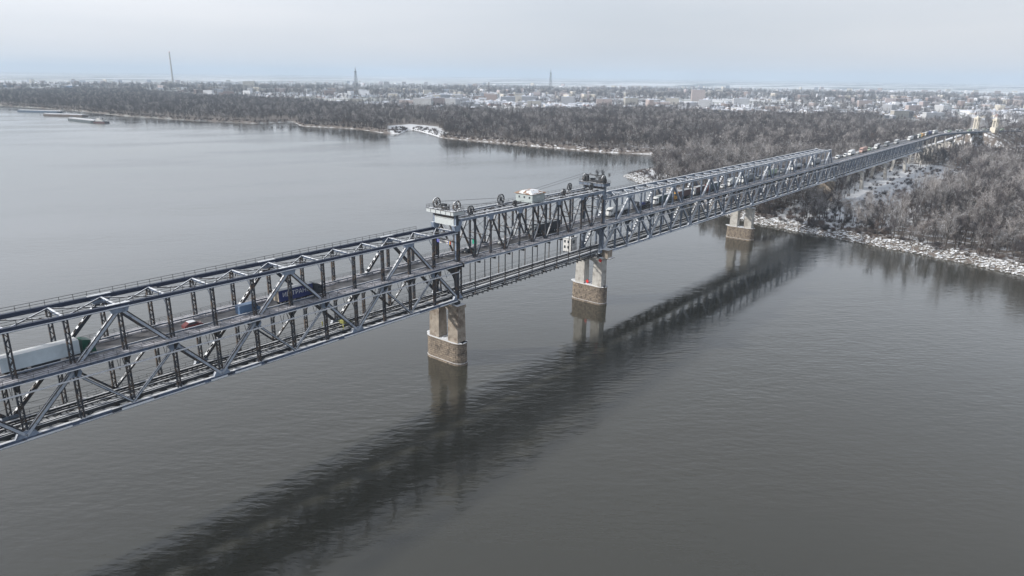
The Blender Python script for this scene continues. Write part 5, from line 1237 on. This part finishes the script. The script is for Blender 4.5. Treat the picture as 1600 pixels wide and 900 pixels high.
# ------------------------------------------------------------------ barges and tug
HULLB = mat('barge_blue', (.05, .10, .17), .6, 0, .3, .1); HULLR = mat('barge_rust', (.13, .105, .095), .8, 0, .3, .1, snow=(.6, .05)); HULLG = mat('barge_green', (.06, .085, .10), .6, 0, .3, .1); HULLD = mat('tug_hull', (.05, .04, .05), .6)
def barge(p, q, hull, label, split=None):
    p = Vector((*p, 0)); q = Vector((*q, 0)); Lb = (q-p).length; c = (p+q)/2; rz = math.atan2(q.y-p.y, q.x-p.x)
    T = thing('barge', label, 'barge', (c.x, c.y, 0), rz, 'barges moored by the far bank'); w_ = 6.5
    mb = MB(); pts = [(-Lb/2, -w_*.7), (-Lb/2+3, -w_), (Lb/2-5, -w_), (Lb/2, -w_*.5), (Lb/2, w_*.5), (Lb/2-5, w_), (-Lb/2+3, w_), (-Lb/2, w_*.7)]; mb.prism(pts, 'z', -1.5, 3.0); mb.build('hull', hull, T)
    mb = MB(); n = int(Lb/12)
    for k in range(n): mb.box(-Lb/2+5+k*12, -Lb/2+16+k*12, -w_+1.3, w_-1.3, 3.0, 4.3)
    mb.build('hatch', [mat('snowy_hatch', (.55, .56, .60), .8, 0, .1, .1, snow=(.9, .1))], T)
    mb = MB(); mb.box(-Lb/2+1, -Lb/2+4, -3, 3, 3, 5.5); mb.cyl((Lb/2-3, 0, 3), (Lb/2-3, 0, 8), .2, 6); mb.build('deckhouse', TW[0], T)
barge((396, 1782), (446, 1672), HULLB, 'blue-hulled snow-covered barge farthest left, nearest the far bank')
barge((386, 1586), (432, 1489), HULLR, 'rusty brown snow-covered barge, middle of the three')
barge((370, 1398), (374, 1290), HULLG, 'green-grey barge pushed by the white and red tug')
T = thing('pusher_tug', 'small tug with white wheelhouse and dark red hull behind the green-grey barge', 'tugboat', (378, 1273, 0), R(-62))
mb = MB(); mb.prism([(-14, -4.5), (10, -4.5), (15, -2), (15, 2), (10, 4.5), (-14, 4.5)], 'z', -1, 2.6); mb.build('hull', HULLD, T)
mb = MB(); mb.box(-13, 10, -4.52, 4.52, .0, .5); mb.build('waterline_band', mat('faded_red', (.20, .05, .045), .6), T)
mb = MB(); mb.box(-10, 5, -3.2, 3.2, 2.6, 5.4); mb.box(-8, -1, -2.4, 2.4, 5.4, 8.2); mb.build('wheelhouse', WHT, T)
mb = MB(); mb.cyl((3, 0, 5.4), (3, 0, 9.5), .7, 8); mb.cyl((-5, 0, 8.2), (-5, 0, 12), .15, 6); mb.build('funnel', HULLD, T)

# lamp posts and signs on the road
for x, y, lab in ((18.5, W+.1, 'green road sign on the far side of the lifting span'),):
    T = thing('road_sign', lab, 'road sign', (x, y, bz(x, ZD))); mb = MB(); mb.box(-.05, .05, -1.0, 1.0, 1.2, 2.9); mb.build('board', mat('sign_green', (.01, .30, .20), .5), T)
    mb = MB(); mb.cyl((.1, 0, 0), (.1, 0, 2.9), .06, 6); mb.build('pole', RAIL, T)

# ------------------------------------------------------------------ haze
hm = bpy.data.materials.new('haze_air'); hm.use_nodes = True; nt = hm.node_tree; nt.nodes.clear(); out = nt.nodes.new('ShaderNodeOutputMaterial'); pv = nt.nodes.new('ShaderNodeVolumePrincipled')
pv.inputs['Color'].default_value = (.62, .74, .875, 1); pv.inputs['Density'].default_value = .000105; pv.inputs['Anisotropy'].default_value = 0.0; nt.links.new(pv.outputs[0], out.inputs['Volume'])
mb = MB(); mb.box(-4000, 24000, -24000, 24000, -7, 245); hz = mb.build('haze', hm); tag(hz, kind='stuff')
